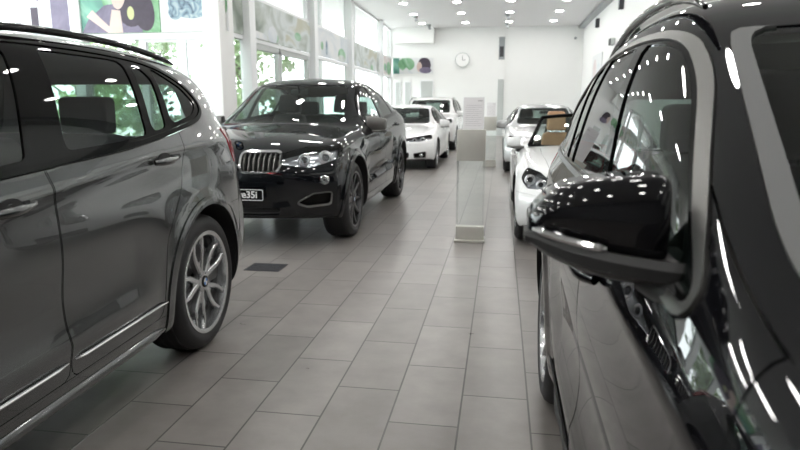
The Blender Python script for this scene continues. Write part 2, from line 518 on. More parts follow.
def add_wheels(root, S, style='double', rim_mat='alloy', rimr=.25, steer=0):
    t, r, d, c, cal = wheel_meshes(S['wr'], S['wt'], style, rim_mat, rimr)
    proto = None
    for u in (-S['wb']/2, S['wb']/2):
        for sg in (1, -1):
            x = sg*(S['W']-S.get('winset', .02))
            if proto is None:
                w = r.build('wheel', [rim_mat], root)
                ch = [t.build('tire', ['dark_rubber'], w), d.build('brake_disc', ['steel'], w), c.build('centre_cap', ['black_gloss', 'emblem_blue', 'emblem_white'], w), cal.build('brake_caliper', ['steel'], w)]
                proto = (w, ch)
            else:
                w = proto[0].copy(); COL.objects.link(w); w.parent = root
                for q in proto[1]:
                    z = q.copy(); COL.objects.link(z); z.parent = w
            w.location = (x, u, S['wr']); w.rotation_euler = (0, 0, 0 if sg > 0 else math.pi)
            if u < 0 and steer: w.rotation_euler.z += steer

def seat(root, x, y, z, mat='interior_dark', w=.52, rear=False, name='front_seat'):
    def fb(a, b, c, p):
        p[1] += (p[2]-z)*.28; p[0] = x+(p[0]-x)*(1-.18*c)
        if b < .5: p[1] += .035*math.cos(math.pi*(a-.5)*1.0)*(1 if 0 < a < 1 else 0)
        return p
    s = blob(name, x-w/2, x+w/2, y+.18, y+.34, z-.05, z+.60, mat, root, fb)
    blob('cushion', x-w/2, x+w/2, y-.34, y+.25, z-.18, z+.02, mat, s)
    def fh(a, b, c, p):
        p[1] += (p[2]-z)*.28; p[0] = x+(p[0]-x)*(1-.12*c); return p
    blob('headrest', x-.27*w-.01, x+.27*w+.01, y+.17, y+.30, z+.62, z+.86, mat, s, fh)
    for dx in (-.06, .06):
        q = MB(); q.cyl((x+dx, y+.41, z+.52), (x+dx, y+.44, z+.68), .007, n=8); q.build('headrest_post', ['chrome'], s)
    return s
def cabin(root, S, u0, mat='interior_dark', tan=False, rear=True):
    I = S['cab']; z = I['sz']
    for sg in (1, -1): seat(root, sg*I['sx'], I['fu']-u0, z, mat, I.get('sw', .52))
    if rear:
        b = blob('rear_bench', -.6, .6, I['ru']-u0+.15, I['ru']-u0+.34, z, z+.58, mat, root, lambda a, bb, c, p: [p[0]*(1-.1*c), p[1]+(p[2]-z)*.3, p[2]])
        blob('cushion', -.62, .62, I['ru']-u0-.3, I['ru']-u0+.25, z-.15, z+.05, mat, b)
        for x in (-.36, .36): blob('headrest', x-.13, x+.13, I['ru']-u0+.30, I['ru']-u0+.41, z+.58, z+.77, mat, b)
    d = blob('dashboard', -.70, .70, I['du']-u0-.25, I['du']-u0+.22, I['dz']-.30, I['dz'], 'interior_dark', root, lambda a, b, c, p: [p[0], p[1]-.25*(abs(p[0])/.7)**2*0, p[2]-.06*b])
    w = MB(); cx = .36; ang = R(25)
    pts = []
    for k in range(28):
        t = 2*math.pi*k/28; pts.append((cx+.18*math.cos(t), I['du']-u0+.38+.18*math.sin(t)*math.sin(ang), I['dz']-.02+.18*math.sin(t)*math.cos(ang)))
    w.tube(pts, .014, 8, closed=True)
    c0 = (cx, I['du']-u0+.36, I['dz']-.02)
    w.cyl((cx-.17, c0[1]+.01, c0[2]), (cx+.17, c0[1]+.01, c0[2]), .013, n=8); w.cyl(c0, (cx, c0[1]-.22, c0[2]-.08), .05, n=16)
    w.cyl((cx, c0[1]+.03, c0[2]), (cx, c0[1]-.03, c0[2]-.01), .06, n=16)
    w.build('steering_wheel', ['interior_dark'], root)
    if not I.get('open'):
        m = MB(); mz = I['mz']; mu = I['mu']-u0
        m.box(-.11, .11, mu-.012, mu+.012, mz-.035, mz+.035, bev=.01); m.cyl((0, mu, mz), (0, mu-.06, mz+.07), .008, n=8)
        m.build('rear_view_mirror', ['black_plastic'], root)

def door_handle(root_part, sg, u, z, sk, mat, u0, L=.20):
    x = sk.side_x(u, z)
    m = MB(); pts = []; rad = []
    for k in range(9):
        s = k/8; pts.append((sg*(x+.008+.030*math.sin(math.pi*s)**.5), u-u0-L/2+L*s, z+.012*(s-.5))); rad.append(.010+.007*math.sin(math.pi*min(1, s*1.2+.1)))
    m.tube(pts, rad, 10)
    o = m.build('door_handle', [mat], root_part)
    c = MB(); cv = []
    for k in range(20):
        t = 2*math.pi*k/20; yy = u+.055*math.cos(t); zz = z+.004+.030*math.sin(t)
        cv.append((sg*(sk.side_x(yy, zz)+.0025), yy-u0, zz))
    c.add(cv+[(sg*(x-.012+.012), u-u0, z)], [(k, (k+1) % 20, 20) for k in range(20)], 0, True)
    c.build('handle_recess', ['black_plastic'], root_part)
    return o
def side_mirror(root, sg, u, z, x0, mats, u0, sc=1.0):
    """generic door mirror: cap, lower strip, glass, arm"""
    def fn(a, b, c, p):
        # a: inner->outer, b: front->back, c: bottom->top
        o = a; p = list(p)
        hh = 1-.28*o*o
        zz = (p[2]-z)
        p[2] = z+zz*hh - .012*o + (.012*(1-abs(2*c-1)) if False else 0)
        p[1] += .055*o*o
        if b == 0: p[1] += .018*(abs(2*c-1))**2
        return p
    xa = x0+.012; xb = x0+.235*sc
    def warp(a, b, c, p):
        q = fn(a, b, c, p); q[0] = sg*q[0]; return q
    cap = blob('side_mirror', xa, xb, u-u0-.055*sc, u-u0+.055*sc, z-.085*sc, z+.085*sc, mats[0], root, warp, 3, 5, 3, 4)
    g = MB(); pts = []
    for k in range(24):
        t = 2*math.pi*k/24; ct, st_ = math.cos(t), math.sin(t)
        xx = (xa+xb)/2+(xb-xa)*.44*abs(ct)**.6*(1 if ct > 0 else -1); o = (xx-xa)/(xb-xa)
        zz = z-.012*o+.066*sc*(1-.25*o*o)*abs(st_)**.6*(1 if st_ > 0 else -1); pts.append((sg*xx, u-u0+.0555*sc+.05*o*o+.002, zz))
    g.add(pts, [tuple(range(24))]); g.build('mirror_glass', ['chrome'], cap)
    st = MB(); pp = []; rr_ = []
    for k in range(13):
        s = k/12; xx = x0-.03+(xb-x0+.02)*s; o = max(0, (xx-xa)/(xb-xa))
        pp.append((sg*xx, u-u0-.028+.055*o*o, z-.082*sc*(1-.28*o*o)-.012*o-.006)); rr_.append(.019-.006*s)
    st.tube(pp, rr_, 10); st.build('lower_strip', [mats[1]], cap)
    ar = MB(); ar.tube([(sg*(x0+.06), u-u0+.0, z-.09), (sg*(x0), u-u0+.02, z-.10), (sg*(x0-.07), u-u0+.03, z-.115)], [.024, .028, .034], 10); ar.build('mirror_arm', [mats[2]], cap)
    return cap

def build_car(S, label, cat, loc, rz, lvl, mats, group=None):
    """S = measured shape; car is built facing local -y, origin on the ground between the axles"""
    root = empty(S['name'], loc, rz, label, cat, group)
    u0 = S['wb']/2; sk = body_skin(S, lvl); wr = S['wr']; Ra = S['Ra']
    P = mats['paint']
    uz = lambda V: V[:, 1:3]
    # wheel openings
    allt = ['side', 'under', 'front', 'rear', 'gside', 'top']
    for wu in (0, S['wb']):
        sk.cut(lambda V, wu=wu: np.where(V[:, 0] < .45, 1, np.hypot(V[:, 1]-wu, V[:, 2]-wr)-Ra), 'arch', allt)
    # windows
    G = ['side', 'gside', 'pillar']
    if S.get('dlo'):
        dl = [p[:2] for p in S['dlo']]
        for _ in range(3): dl = [tuple(np.array(a)*(1-k)+np.array(b)*k) for a, b in zip(dl, dl[1:]+dl[:1]) for k in (.22, .78)]
        sk.cut(lambda V: sdf(dl, uz(V))-S.get('trimw', .02), 'trim', G)
        sk.cut(lambda V: sdf(dl, uz(V)), 'post', ['trim'])
        for i, w in enumerate(S['windows']):
            wp = fillet(w, .03); sk.cut(lambda V: np.maximum(sdf(wp, uz(V)), sdf(dl, uz(V))+S.get('inset', .0)), 'win%d' % i, ['post'])
    xz = lambda V: V[:, [0, 2]]
    T = ['top', 'pillar', 'gside']
    if S.get('ws'):
        wp = fillet(S['ws'], .06); sk.cut(lambda V: np.maximum(sdf(wp, xz(V))-S.get('mold', .03), V[:, 2]-S.get('moldtop', 3)), 'wsframe', T, lambda c: c[1] < S['wsu']); sk.cut(lambda V: sdf(wp, xz(V)), 'ws', ['wsframe', 'top', 'pillar'], lambda c: c[1] < S['wsu'])
    if S.get('rw'):
        wp = fillet(S['rw'], .06); sk.cut(lambda V: sdf(wp, xz(V)), 'rw', T+['rear'], lambda c: c[1] > S['rwu'])
    if S.get('cockpit'):
        wp = fillet(S['cockpit'], .1); sk.cut(lambda V: sdf(wp, V[:, 0:2]), 'open', ['top', 'gside', 'pillar'])
    # front
    FT = ['front', 'side', 'top', 'pillar', 'gside']
    pf = lambda c: c[1] < .35
    qz = lambda V: np.stack([V[:, 0]+.75*(V[:, 1]-S['stations'][0][0]), V[:, 2]], 1)
    hp = fillet(S['head'], .03); sk.cut(lambda V: sdf(hp, qz(V)), 'head', FT, pf)
    kp = fillet(S['kid'], .035); sk.cut(lambda V: sdf(kp, xz(V)), 'kidf', FT, lambda c: c[1] < -.3); sk.cut(lambda V: sdf(kp, xz(V))+.02, 'kid', ['kidf'])
    for nm in ('intake', 'fogi'):
        if S.get(nm):
            ip = fillet(S[nm], .03); sk.cut(lambda V: sdf(ip, xz(V)), nm, FT, lambda c: c[1] < -.3)
    qr = lambda V: np.stack([V[:, 0]-.75*(V[:, 1]-S['stations'][-1][0]), V[:, 2]], 1)
    tp = fillet(S['taill'], .03); sk.cut(lambda V: sdf(tp, qr(V)), 'taill', ['rear', 'side', 'top', 'gside', 'pillar'], lambda c: c[1] > S['wb']+.2)
    # doors, hood, skirts
    for i, d in enumerate(S['doors']):
        dp = fillet(d, .05); sk.cut(lambda V: sdf(dp, uz(V)), 'door%d' % i, ['side', 'gside'])
    sk.cut(lambda V: np.where((V[:, 1] > .1) & (V[:, 1] < S['wb']-.1), V[:, 2]-S['skirtz'], 1), 'skirt', ['side'])
    ho = fillet(S['hood'], .06); sk.cut(lambda V: sdf(ho, V[:, 0:2]), 'hood', ['top', 'pillar', 'gside'])
    bz = S['bumpz']
    sk.cut(lambda V: V[:, 2]-bz-.1*np.clip(V[:, 0]-.55, 0, 1), 'fbump', ['front', 'side'], lambda c: c[1] < -.3)
    sk.cut(lambda V: V[:, 2]-bz-.04, 'rbump', ['rear', 'side'], lambda c: c[1] > S['wb']+.35)
    gb = S.get('tgate', 1.08)
    for li, wu in enumerate((0, S['wb'])):
        sk.cut(lambda V, wu=wu: np.hypot(V[:, 1]-wu, V[:, 2]-wr)-Ra-.045, 'lip%d' % li, ['side', 'fbump', 'rbump', 'skirt', 'door1'] if S.get('lip') else [], lambda c: c[0] > .6)
    ex = lambda tags, name, mat, **k: extract(sk, tags, name, mat, k.pop('parent', root), u0=u0, **k)
    if mats.get('molding'): ex(['wsframe'], 'windshield_molding', mats['molding'], off=.003, flange=.01)
    ex(['side', 'gside', 'pillar', 'top', 'front', 'rear']+([] if mats.get('molding') else ['wsframe']), 'body_shell', P, gap=.0015, flange=.018)
    ex(['hood'], 'hood', P, gap=.003, flange=.02)
    ex(['fbump'], 'front_bumper', P, gap=.001, flange=.015)
    ex(['rbump'], 'rear_bumper', P, gap=.001, flange=.015)
    for o in ex(['skirt'], 'side_skirt', mats.get('skirt', P), gap=.001, flange=.015, merge=False): pass
    if S.get('lip'):
        for li in ('lip0', 'lip1'): ex([li], 'wheel_arch_trim', mats.get('lip', P), off=.007, gap=.001, flange=.02, merge=False)
    ex(['under'], 'underbody', 'under')
    doors = {}
    names = S.get('door_names', ['front_door', 'rear_door'])
    for i in range(len(S['doors'])):
        dd = ex(['door%d' % i], names[i], P, gap=.003, flange=.02, merge=False); doors[i] = dd
        for o, sg in zip(dd, (1, -1)):
            hu, hz = S['handles'][i]; door_handle(o, sg, hu, hz, sk, mats.get('handle', P), u0)
    if S.get('strip'):
        for i, (ua, ub) in enumerate(S['strip'][1:]):
            for o, sg in zip(doors[i], (1, -1)):
                m = MB(); pts = [(sg*(sk.side_x(u, S['strip'][0])+.004), u-u0, S['strip'][0]) for u in np.linspace(ua, ub, 14)]; m.tube(pts, [.002]+[.0065]*12+[.002], 8); m.build('door_strip', [mats.get('strip', 'satin')], o)
        for sg in (1, -1):
            m = MB(); zs = S['zb']+.045; pts = [(sg*(sk.side_x(u, zs)-.012), u-u0, zs) for u in np.linspace(.48, S['wb']-.47, 20)]; m.tube(pts, [.01]+[.026]*18+[.01], 12); m.build('sill_trim', [mats.get('sill', 'satin')], root)
    if S.get('dlo'):
        ex(['trim'], 'window_trim', mats['trim'], off=.006, gap=.001, flange=.012, merge=False)
        ex(['post'], 'window_pillar', 'black_gloss', off=.001, flange=.01, merge=False)
        for i, w in enumerate(S['windows']):
            nm = S['win_names'][i]
            for o in ex(['win%d' % i], nm, 'car_glass', off=-.004, merge=False): pass
    if S.get('ws'): ex(['ws'], 'windshield', 'car_glass_clear', off=-.003)
    if S.get('rw'): ex(['rw'], 'rear_window', 'car_glass', off=-.003)
    # lining
    lin = ['side', 'gside', 'pillar', 'top', 'door0', 'door1', 'rear', 'skirt', 'rbump', 'fbump', 'hood']
    ex([t for t in lin if t != 'top'] if S.get('cockpit') else lin, 'cabin_lining', 'headliner', off=-.035)
    # wheel wells from the rim of each opening
    V = np.array(sk.V)
    ed = {}
    for f, t in zip(sk.F, sk.T):
        if t == 'arch': continue
        for i in range(len(f)):
            a, b = f[i], f[(i+1) % len(f)]; k = (min(a, b), max(a, b)); ed[k] = ed.get(k, 0)+1
    for wu in (0, S['wb']):
        for sg in (1, -1):
            m = MB()
            for (a, b), c in ed.items():
                if c != 1: continue
                ok = all(abs(math.hypot(V[q][1]-wu, V[q][2]-wr)-Ra) < .006 and V[q][0] > .46 for q in (a, b))
                if not ok: continue
                pa, pb = V[a], V[b]
                m.add([(sg*pa[0], pa[1]-u0, pa[2]), (sg*pb[0], pb[1]-u0, pb[2]), (sg*.5, pb[1]-u0, pb[2]), (sg*.5, pa[1]-u0, pa[2])], [(0, 1, 2, 3)])
            n = 20; ring = [(sg*.505, wu-u0+Ra*math.cos(R(-12+204*k/n)), wr+Ra*math.sin(R(-12+204*k/n))) for k in range(n+1)]
            m.add(ring, [tuple(range(n+1))]); m.build('wheel_well', ['under'], root)
    fl = MB(); fl.box(-.70, .70, .35-u0, S['wb']-u0+.3, S['zb']+.10, S['zb']+.14); fl.build('cabin_floor', ['interior_dark'], root)
    add_wheels(root, S, mats.get('wheel', 'double'), mats.get('rim', 'alloy'), S['rimr'])
    # headlights
    for o, sg in zip(ex(['head'], 'headlight', 'lens_glass', merge=False), (1, -1)):
        b = extract(sk, ['head'], 'lamp_housing', 'lamp_housing', o, off=-.07, sides=(sg,), u0=u0, merge=True)[0]
        rim = extract(sk, ['head'], 'lamp_surround', 'black_gloss', o, off=-.001, flange=.07, sides=(sg,), u0=u0)[0]
        # keep only the flange of the surround
        bm_ = bmesh.new(); bm_.from_mesh(rim.data); nskin = sum(1 for t in sk.T if t == 'head'); bm_.faces.ensure_lookup_table()
        bmesh.ops.delete(bm_, geom=[bm_.faces[i] for i in range(nskin)], context='FACES'); bm_.to_mesh(rim.data); bm_.free()
        for (lx, lz, lr) in S['lamps']:
            yy = sk.nearest_front(lx, lz); m = MB()
            m2 = []
            cx, cy = sg*lx, yy-u0+.045
            for rr_, th in ((lr, .006), (lr*.72, .004)):
                m.tube([(cx+rr_*math.cos(2*math.pi*k/24), cy-.01, lz+rr_*math.sin(2*math.pi*k/24)) for k in range(24)], th, 8, closed=True)
            m.cyl((cx, cy+.03, lz), (cx, cy-.005, lz), lr*.9, lr*.6, 20, mi=1); m.build('lamp_reflector', ['lamp_glow', 'chrome'], o)
    # kidneys: frame + bars + dark backing
    kz0 = min(p[1] for p in S['kid']); kz1 = max(p[1] for p in S['kid']); kx0 = min(p[0] for p in S['kid']); kx1 = max(p[0] for p in S['kid'])
    for o, sg in zip(ex(['kidf'], 'kidney_grille', mats.get('grille', 'chrome'), off=.010, flange=.035, merge=False), (1, -1)):
        extract(sk, ['kid'], 'grille_backing', 'under', o, off=-.055, sides=(sg,), u0=u0)
        m = MB(); nb = S.get('nbars', 8)
        for k in range(nb):
            x = kx0+.02+(kx1-kx0-.04)*(k+.5)/nb; pts = []
            for j in range(6):
                zz = kz0+.018+(kz1-kz0-.036)*j/5; pts.append((sg*x, sk.nearest_front(x, zz)-u0+.016, zz))
            for j in range(5):
                a, b = pts[j], pts[j+1]; hw = .0055
                m.add([(a[0]-hw, a[1], a[2]), (a[0]+hw, a[1], a[2]), (b[0]+hw, b[1], b[2]), (b[0]-hw, b[1], b[2]), (a[0]-hw, a[1]+.035, a[2]), (a[0]+hw, a[1]+.035, a[2]), (b[0]+hw, b[1]+.035, b[2]), (b[0]-hw, b[1]+.035, b[2])], [(0, 1, 2, 3), (0, 3, 7, 4), (1, 5, 6, 2)])
        m.build('grille_bars', [mats.get('bars', 'satin')], o)
    if S.get('intake'):
        o = ex(['intake'], 'lower_intake', 'black_plastic', off=-.05)[0]
        m = MB(); iz0 = min(p[1] for p in S['intake']); iz1 = max(p[1] for p in S['intake']); ix1 = max(p[0] for p in S['intake'])-.03
        for k in range(4):
            zz = iz0+(iz1-iz0)*(k+.5)/4; pts = [(x, sk.nearest_front(x, zz)-u0+.03, zz) for x in np.linspace(-ix1, ix1, 13)]
            m.tube(pts, .006, 6)
        m.build('intake_bars', ['black_plastic'], o)
    if S.get('fogi'):
        for o, sg in zip(ex(['fogi'], 'air_inlet', 'black_gloss', off=-.04, merge=False), (1, -1)):
            fp = fillet(S['fogi'], .03); m = MB(); m.tube([(sg*x, sk.nearest_front(x, z)-u0-.002, z) for x, z in fp], .007, 6, closed=True); m.build('inlet_frame', [mats.get('inlet', 'satin')], o)
    if S.get('fog'):
        lx, lz, lr = S['fog']; yy = sk.nearest_front(lx, lz)-u0
        for sg in (1, -1):
            m = MB(); m.tube([(sg*lx+lr*math.cos(2*math.pi*k/24), yy-.004+.15*sg*0, lz+lr*math.sin(2*math.pi*k/24)) for k in range(24)], .008, 8, mi=1, closed=True)
            m.cyl((sg*lx, yy+.04, lz), (sg*lx, yy-.006, lz), lr, lr, 24, mi=0); m.cyl((sg*lx, yy-.005, lz), (sg*lx, yy-.012, lz), lr*.55, lr*.4, 16, mi=1); m.build('fog_lamp', ['lamp_housing', 'chrome'], root)
    for o in ex(['taill'], 'tail_light', 'red_lens', off=.004, gap=.001, flange=.02, merge=False): pass
    # front roundel
    bx = S['badge']; yy = sk.nearest_front(0, bx[1])-u0 if bx[0] is None else bx[0]-u0
    m = MB(); c, r, d, c2, cal = wheel_meshes(.35, .2, 'double', '', .25); tmp = c2
    rot = Matrix.Translation(Vector((0, yy-.004, bx[1]))) @ Matrix.Rotation(R(bx[2]), 4, 'X') @ Matrix.Rotation(R(-90), 4, 'Z') @ Matrix.Translation(Vector((.018, 0, 0)))
    for i in range(len(tmp.v)): tmp.v[i] = tuple(rot @ Vector((tmp.v[i][0], tmp.v[i][1]*1.25, tmp.v[i][2]*1.25)))
    tmp.build('hood_emblem', ['black_gloss', 'emblem_blue', 'emblem_white'], root)
    if not S.get('nocabin'): cabin(root, S, u0, mats.get('seat', 'interior_dark'), rear=not S.get('cockpit'))
    if S.get('rails'):
        for sg in (1, -1):
            m = MB(); zf = pch([(a, b) for a, b, c in S['stations']][:-4]); xf = pch(S['xc']); pts = []; ra, rb = S.get('railr', (1.42, 3.12))
            for k in range(15):
                q = k/14; u = ra+(rb-ra)*q; C = float(xf(u)); x = C-.015; hh = .012+.012*math.sin(math.pi*q)**.5
                pts.append((sg*x, u-u0, float(zf(u))-S['camber']*(x/C)**2+hh-.012))
            m.tube(pts, [.006]+[.015]*13+[.006], 10)
            m.build('roof_rail', [mats.get('rail', 'black_gloss')], root)
    S['_sk'] = sk
    return root, sk, doors

# ------------------------------------------------------------------ the five shapes of car
def suv_spec():
    return dict(name='suv', W=.94, wb=2.81, wr=.352, wt=.245, rimr=.255, Ra=.412, flare=.016, camber=.045, tumble=.032, zb=.22, ramp_f=.06, ramp_r=.12, winset=.025,
    stations=[(-.80, .86, 0), (-.75, .92, .0), (-.64, .975, .01), (-.45, 1.02, .03), (-.2, 1.055, .06), (.05, 1.08, .10), (.27, 1.10, .15), (.42, 1.115, .19), (.52, 1.15, .21), (.65, 1.23, .22), (.80, 1.325, .22), (.95, 1.415, .21), (1.08, 1.485, .19), (1.19, 1.54, .17), (1.30, 1.578, .14), (1.45, 1.605, .10), (1.7, 1.63, .05), (1.95, 1.642, .02), (2.2, 1.645, 0), (2.45, 1.642, 0), (2.7, 1.632, 0), (2.95, 1.615, 0), (3.15, 1.595, -.02), (3.32, 1.57, -.05), (3.42, 1.54, -.07), (3.48, 1.47, -.08), (3.54, 1.37, -.09), (3.60, 1.27, -.09), (3.65, 1.17, -.09), (3.69, 1.08, -.085), (3.72, 1.0, -.08)],
    zt=[(-.8, .80), (-.55, .93), (-.3, .975), (0, 1.005), (.5, 1.05), (1, 1.085), (1.5, 1.115), (2.0, 1.14), (2.4, 1.175), (2.7, 1.215), (3.0, 1.25), (3.3, 1.23), (3.5, 1.12), (3.7, .95)],
    xt=[(-.8, .74), (-.6, .80), (-.3, .845), (0, .86), (.5, .87), (1, .875), (2.0, .88), (2.8, .87), (3.2, .835), (3.5, .77), (3.7, .74)],
    xc=[(-.8, .55), (0, .62), (.45, .71), (.7, .74), (1.0, .725), (1.35, .705), (1.8, .695), (2.4, .685), (3.0, .66), (3.4, .635), (3.7, .62)],
    plan=[(-.8, .88), (-.6, .93), (-.4, .975), (0, 1), (2.8, 1), (3.2, .985), (3.5, .94), (3.7, .89)],
    rows=[(1.09, .965), (.68, .995), (.42, .99), (.12, .975), (0, .93)],
    nose=[(.2, .12), (.3, .05), (.5, .0), (.65, -.02), (.8, .0), (.9, .05), (1.0, .1)], bowf=.26, tail=[(.2, .12), (.35, .0), (.55, -.02), (.8, .04), (1.0, .06), (1.2, .06)], bowr=.19,
    crest=[([(-.5, .93), (.5, .985), (1.5, 1.03), (2.4, 1.105), (3.6, 1.14)], .024, .11, .05, .1, 3.4)],
    lines=[([(0, .60), (3, .66)], -.022, .14, .45, 2.35), ([(0, .44), (3, .50)], .012, .04, .5, 2.3)],
    dlo=[(.82, 1.07, .03), (1.13, 1.35), (1.42, 1.52, .12), (1.75, 1.545, .3), (2.3, 1.545, .3), (2.68, 1.52, .25), (2.90, 1.44, .12), (3.01, 1.325, .06), (2.90, 1.262, .05), (2.6, 1.215), (2.2, 1.165), (1.7, 1.135), (1.2, 1.105)], trimw=.022,
    windows=[[(.87, 1.075), (1.15, 1.335), (1.43, 1.50, .1), (1.60, 1.522), (1.69, 1.526), (1.545, 1.145), (1.2, 1.12)],
             [(1.755, 1.16), (1.865, 1.53), (2.33, 1.528), (2.42, 1.52), (2.335, 1.195), (2.1, 1.175)],
             [(2.39, 1.205), (2.475, 1.51), (2.56, 1.50), (2.60, 1.45), (2.53, 1.222)],
             [(2.595, 1.235), (2.655, 1.505), (2.70, 1.497), (2.87, 1.42, .08), (2.965, 1.33, .04), (2.86, 1.28)]],
    win_names=['front_side_window', 'rear_side_window', 'fixed_side_window', 'quarter_window'],
    ws=[(-1, 1.13), (.66, 1.13), (.61, 1.53), (-1, 1.555)], wsu=1.7, rw=[(-1, 1.13), (.60, 1.13), (.52, 1.47), (-1, 1.49)], rwu=3.2,
    doors=[[(.56, .34), (.60, .9), (.78, 1.2), (1.60, 1.3), (1.615, .95), (1.615, .34)], [(1.62, .34), (1.62, .95), (1.61, 1.3), (2.66, 1.4), (2.62, 1.15), (2.54, .92), (2.36, .70), (2.30, .34)]],
    handles=[(1.40, 1.005), (2.40, 1.075)], skirtz=.34, hood=[(-.5, -.9), (.48, -.70), (.66, -.35), (.68, .3), (.60, .60), (-.5, .45)], bumpz=.72,
    head=[(.36, .79, .02), (.40, .87), (.85, .93), (1.15, .965, .02), (1.06, .85), (.75, .79)], lamps=[(.52, .83, .05), (.68, .845, .055)],
    kid=[(.05, .70), (.05, .92), (.24, .92), (.27, .80), (.22, .70)], nbars=7, intake=[(-.5, .34), (-.5, .50), (.42, .50), (.36, .34)], fogi=[(.50, .34), (.48, .50), (.72, .54), (.70, .38)],
    taill=[(.55, .92), (.55, 1.10), (1.30, 1.20, .02), (1.22, .99)], badge=(None, .96, 50), cab=dict(sx=.37, fu=1.45, ru=2.35, du=.75, dz=1.05, sz=.60, mz=1.45, mu=1.12),
    rails=True, door_names=['front_door', 'rear_door'], mir=(.90, 1.11, .845))
def coupe_suv_spec():
    S = suv_spec()
    S.update(name='coupe_suv', W=.985, wb=2.93, wr=.385, wt=.275, rimr=.285, Ra=.445, flare=.022, zb=.23,
    stations=[(-.84, .86, 0), (-.79, .925, .0), (-.68, .985, .01), (-.48, 1.035, .03), (-.2, 1.07, .06), (.05, 1.095, .10), (.27, 1.115, .15), (.42, 1.13, .19), (.52, 1.165, .21), (.65, 1.24, .22), (.80, 1.33, .22), (.95, 1.415, .21), (1.10, 1.495, .19), (1.24, 1.565, .17), (1.38, 1.62, .14), (1.55, 1.655, .10), (1.75, 1.678, .05), (1.95, 1.685, .02), (2.2, 1.675, 0), (2.45, 1.652, 0), (2.7, 1.61, 0), (2.95, 1.55, 0), (3.15, 1.49, -.02), (3.35, 1.415, -.04), (3.52, 1.345, -.06), (3.68, 1.275, -.09), (3.82, 1.215, -.11), (3.91, 1.165, -.12), (3.95, 1.08, -.12), (3.97, 1.0, -.10)],
    zt=[(-.84, .82), (-.55, .945), (-.3, .99), (0, 1.02), (.5, 1.065), (1, 1.10), (1.5, 1.13), (2.0, 1.15), (2.5, 1.18), (3.0, 1.21), (3.4, 1.215), (3.7, 1.17), (3.97, .97)],
    xt=[(-.84, .77), (-.6, .84), (-.3, .885), (0, .90), (.5, .905), (1, .905), (2.0, .905), (3.0, .905), (3.4, .87), (3.8, .79), (3.97, .76)],
    xc=[(-.84, .57), (0, .62), (.45, .70), (.7, .72), (1.0, .68), (1.35, .645), (1.8, .625), (2.4, .61), (3.0, .60), (3.5, .60), (3.97, .62)],
    plan=[(-.84, .88), (-.6, .935), (-.4, .98), (0, 1), (3.0, 1), (3.4, .985), (3.75, .94), (3.97, .89)],
    crest=[([(-.5, .95), (.5, 1.0), (1.5, 1.04), (2.6, 1.09), (3.8, 1.11)], .026, .11, .05, .1, 3.6)],
    lines=[([(0, .62), (3, .68)], -.024, .14, .45, 2.45), ([(0, .46), (3, .52)], .014, .04, .5, 2.4)],
    dlo=[(.86, 1.095, .03), (1.15, 1.36), (1.50, 1.56, .12), (1.85, 1.59, .3), (2.3, 1.57, .3), (2.8, 1.47, .3), (3.22, 1.33, .08), (3.12, 1.262, .05), (2.6, 1.225), (2.0, 1.175), (1.2, 1.125)],
    windows=[[(.92, 1.10), (1.18, 1.35), (1.51, 1.54, .1), (1.76, 1.565), (1.70, 1.17), (1.2, 1.14)], [(1.79, 1.18), (1.86, 1.57), (2.3, 1.555), (2.60, 1.50), (2.62, 1.24)], [(2.67, 1.25), (2.66, 1.485), (2.85, 1.435), (3.14, 1.33, .04), (3.08, 1.28)]],
    win_names=['front_side_window', 'rear_side_window', 'quarter_window'],
    ws=[(-1, 1.145), (.66, 1.145), (.56, 1.57), (-1, 1.60)], wsu=1.8, rw=[(-1, 1.20), (.58, 1.20), (.53, 1.49), (-1, 1.51)], rwu=2.8,
    doors=[[(.60, .36), (.64, .9), (.82, 1.2), (1.66, 1.3), (1.70, .95), (1.70, .36)], [(1.705, .36), (1.705, .95), (1.67, 1.3), (2.70, 1.4), (2.70, 1.15), (2.62, .92), (2.46, .70), (2.40, .36)]],
    handles=[(1.46, 1.03), (2.46, 1.08)], skirtz=.36, hood=[(-.5, -.9), (.50, -.74), (.69, -.35), (.71, .3), (.62, .60), (-.5, .45)], bumpz=.74,
    head=[(.485, .80, .02), (.49, .885), (.85, .945), (1.34, .97, .02), (1.26, .86), (.80, .765)], lamps=[(.63, .835, .052), (.80, .85, .06)],
    kid=[(.07, .72, .06), (.06, .92, .06), (.42, .92, .07), (.465, .83), (.42, .72, .07)], nbars=8, lip=True, intake=[(-.5, .33), (-.5, .40), (.42, .40), (.40, .33)], fogi=[(.56, .44, .06), (.72, .53), (.88, .545), (.86, .42), (.66, .40)], fog=(.82, .655, .036),
    taill=[(.50, 1.0), (.50, 1.10), (1.10, 1.15, .02), (1.05, 1.02)], badge=(None, .98, 50), cab=dict(sx=.38, fu=1.5, ru=2.4, du=.78, dz=1.06, sz=.62, mz=1.49, mu=1.2), rails=None, mir=(.95, 1.13, .865))
    return S
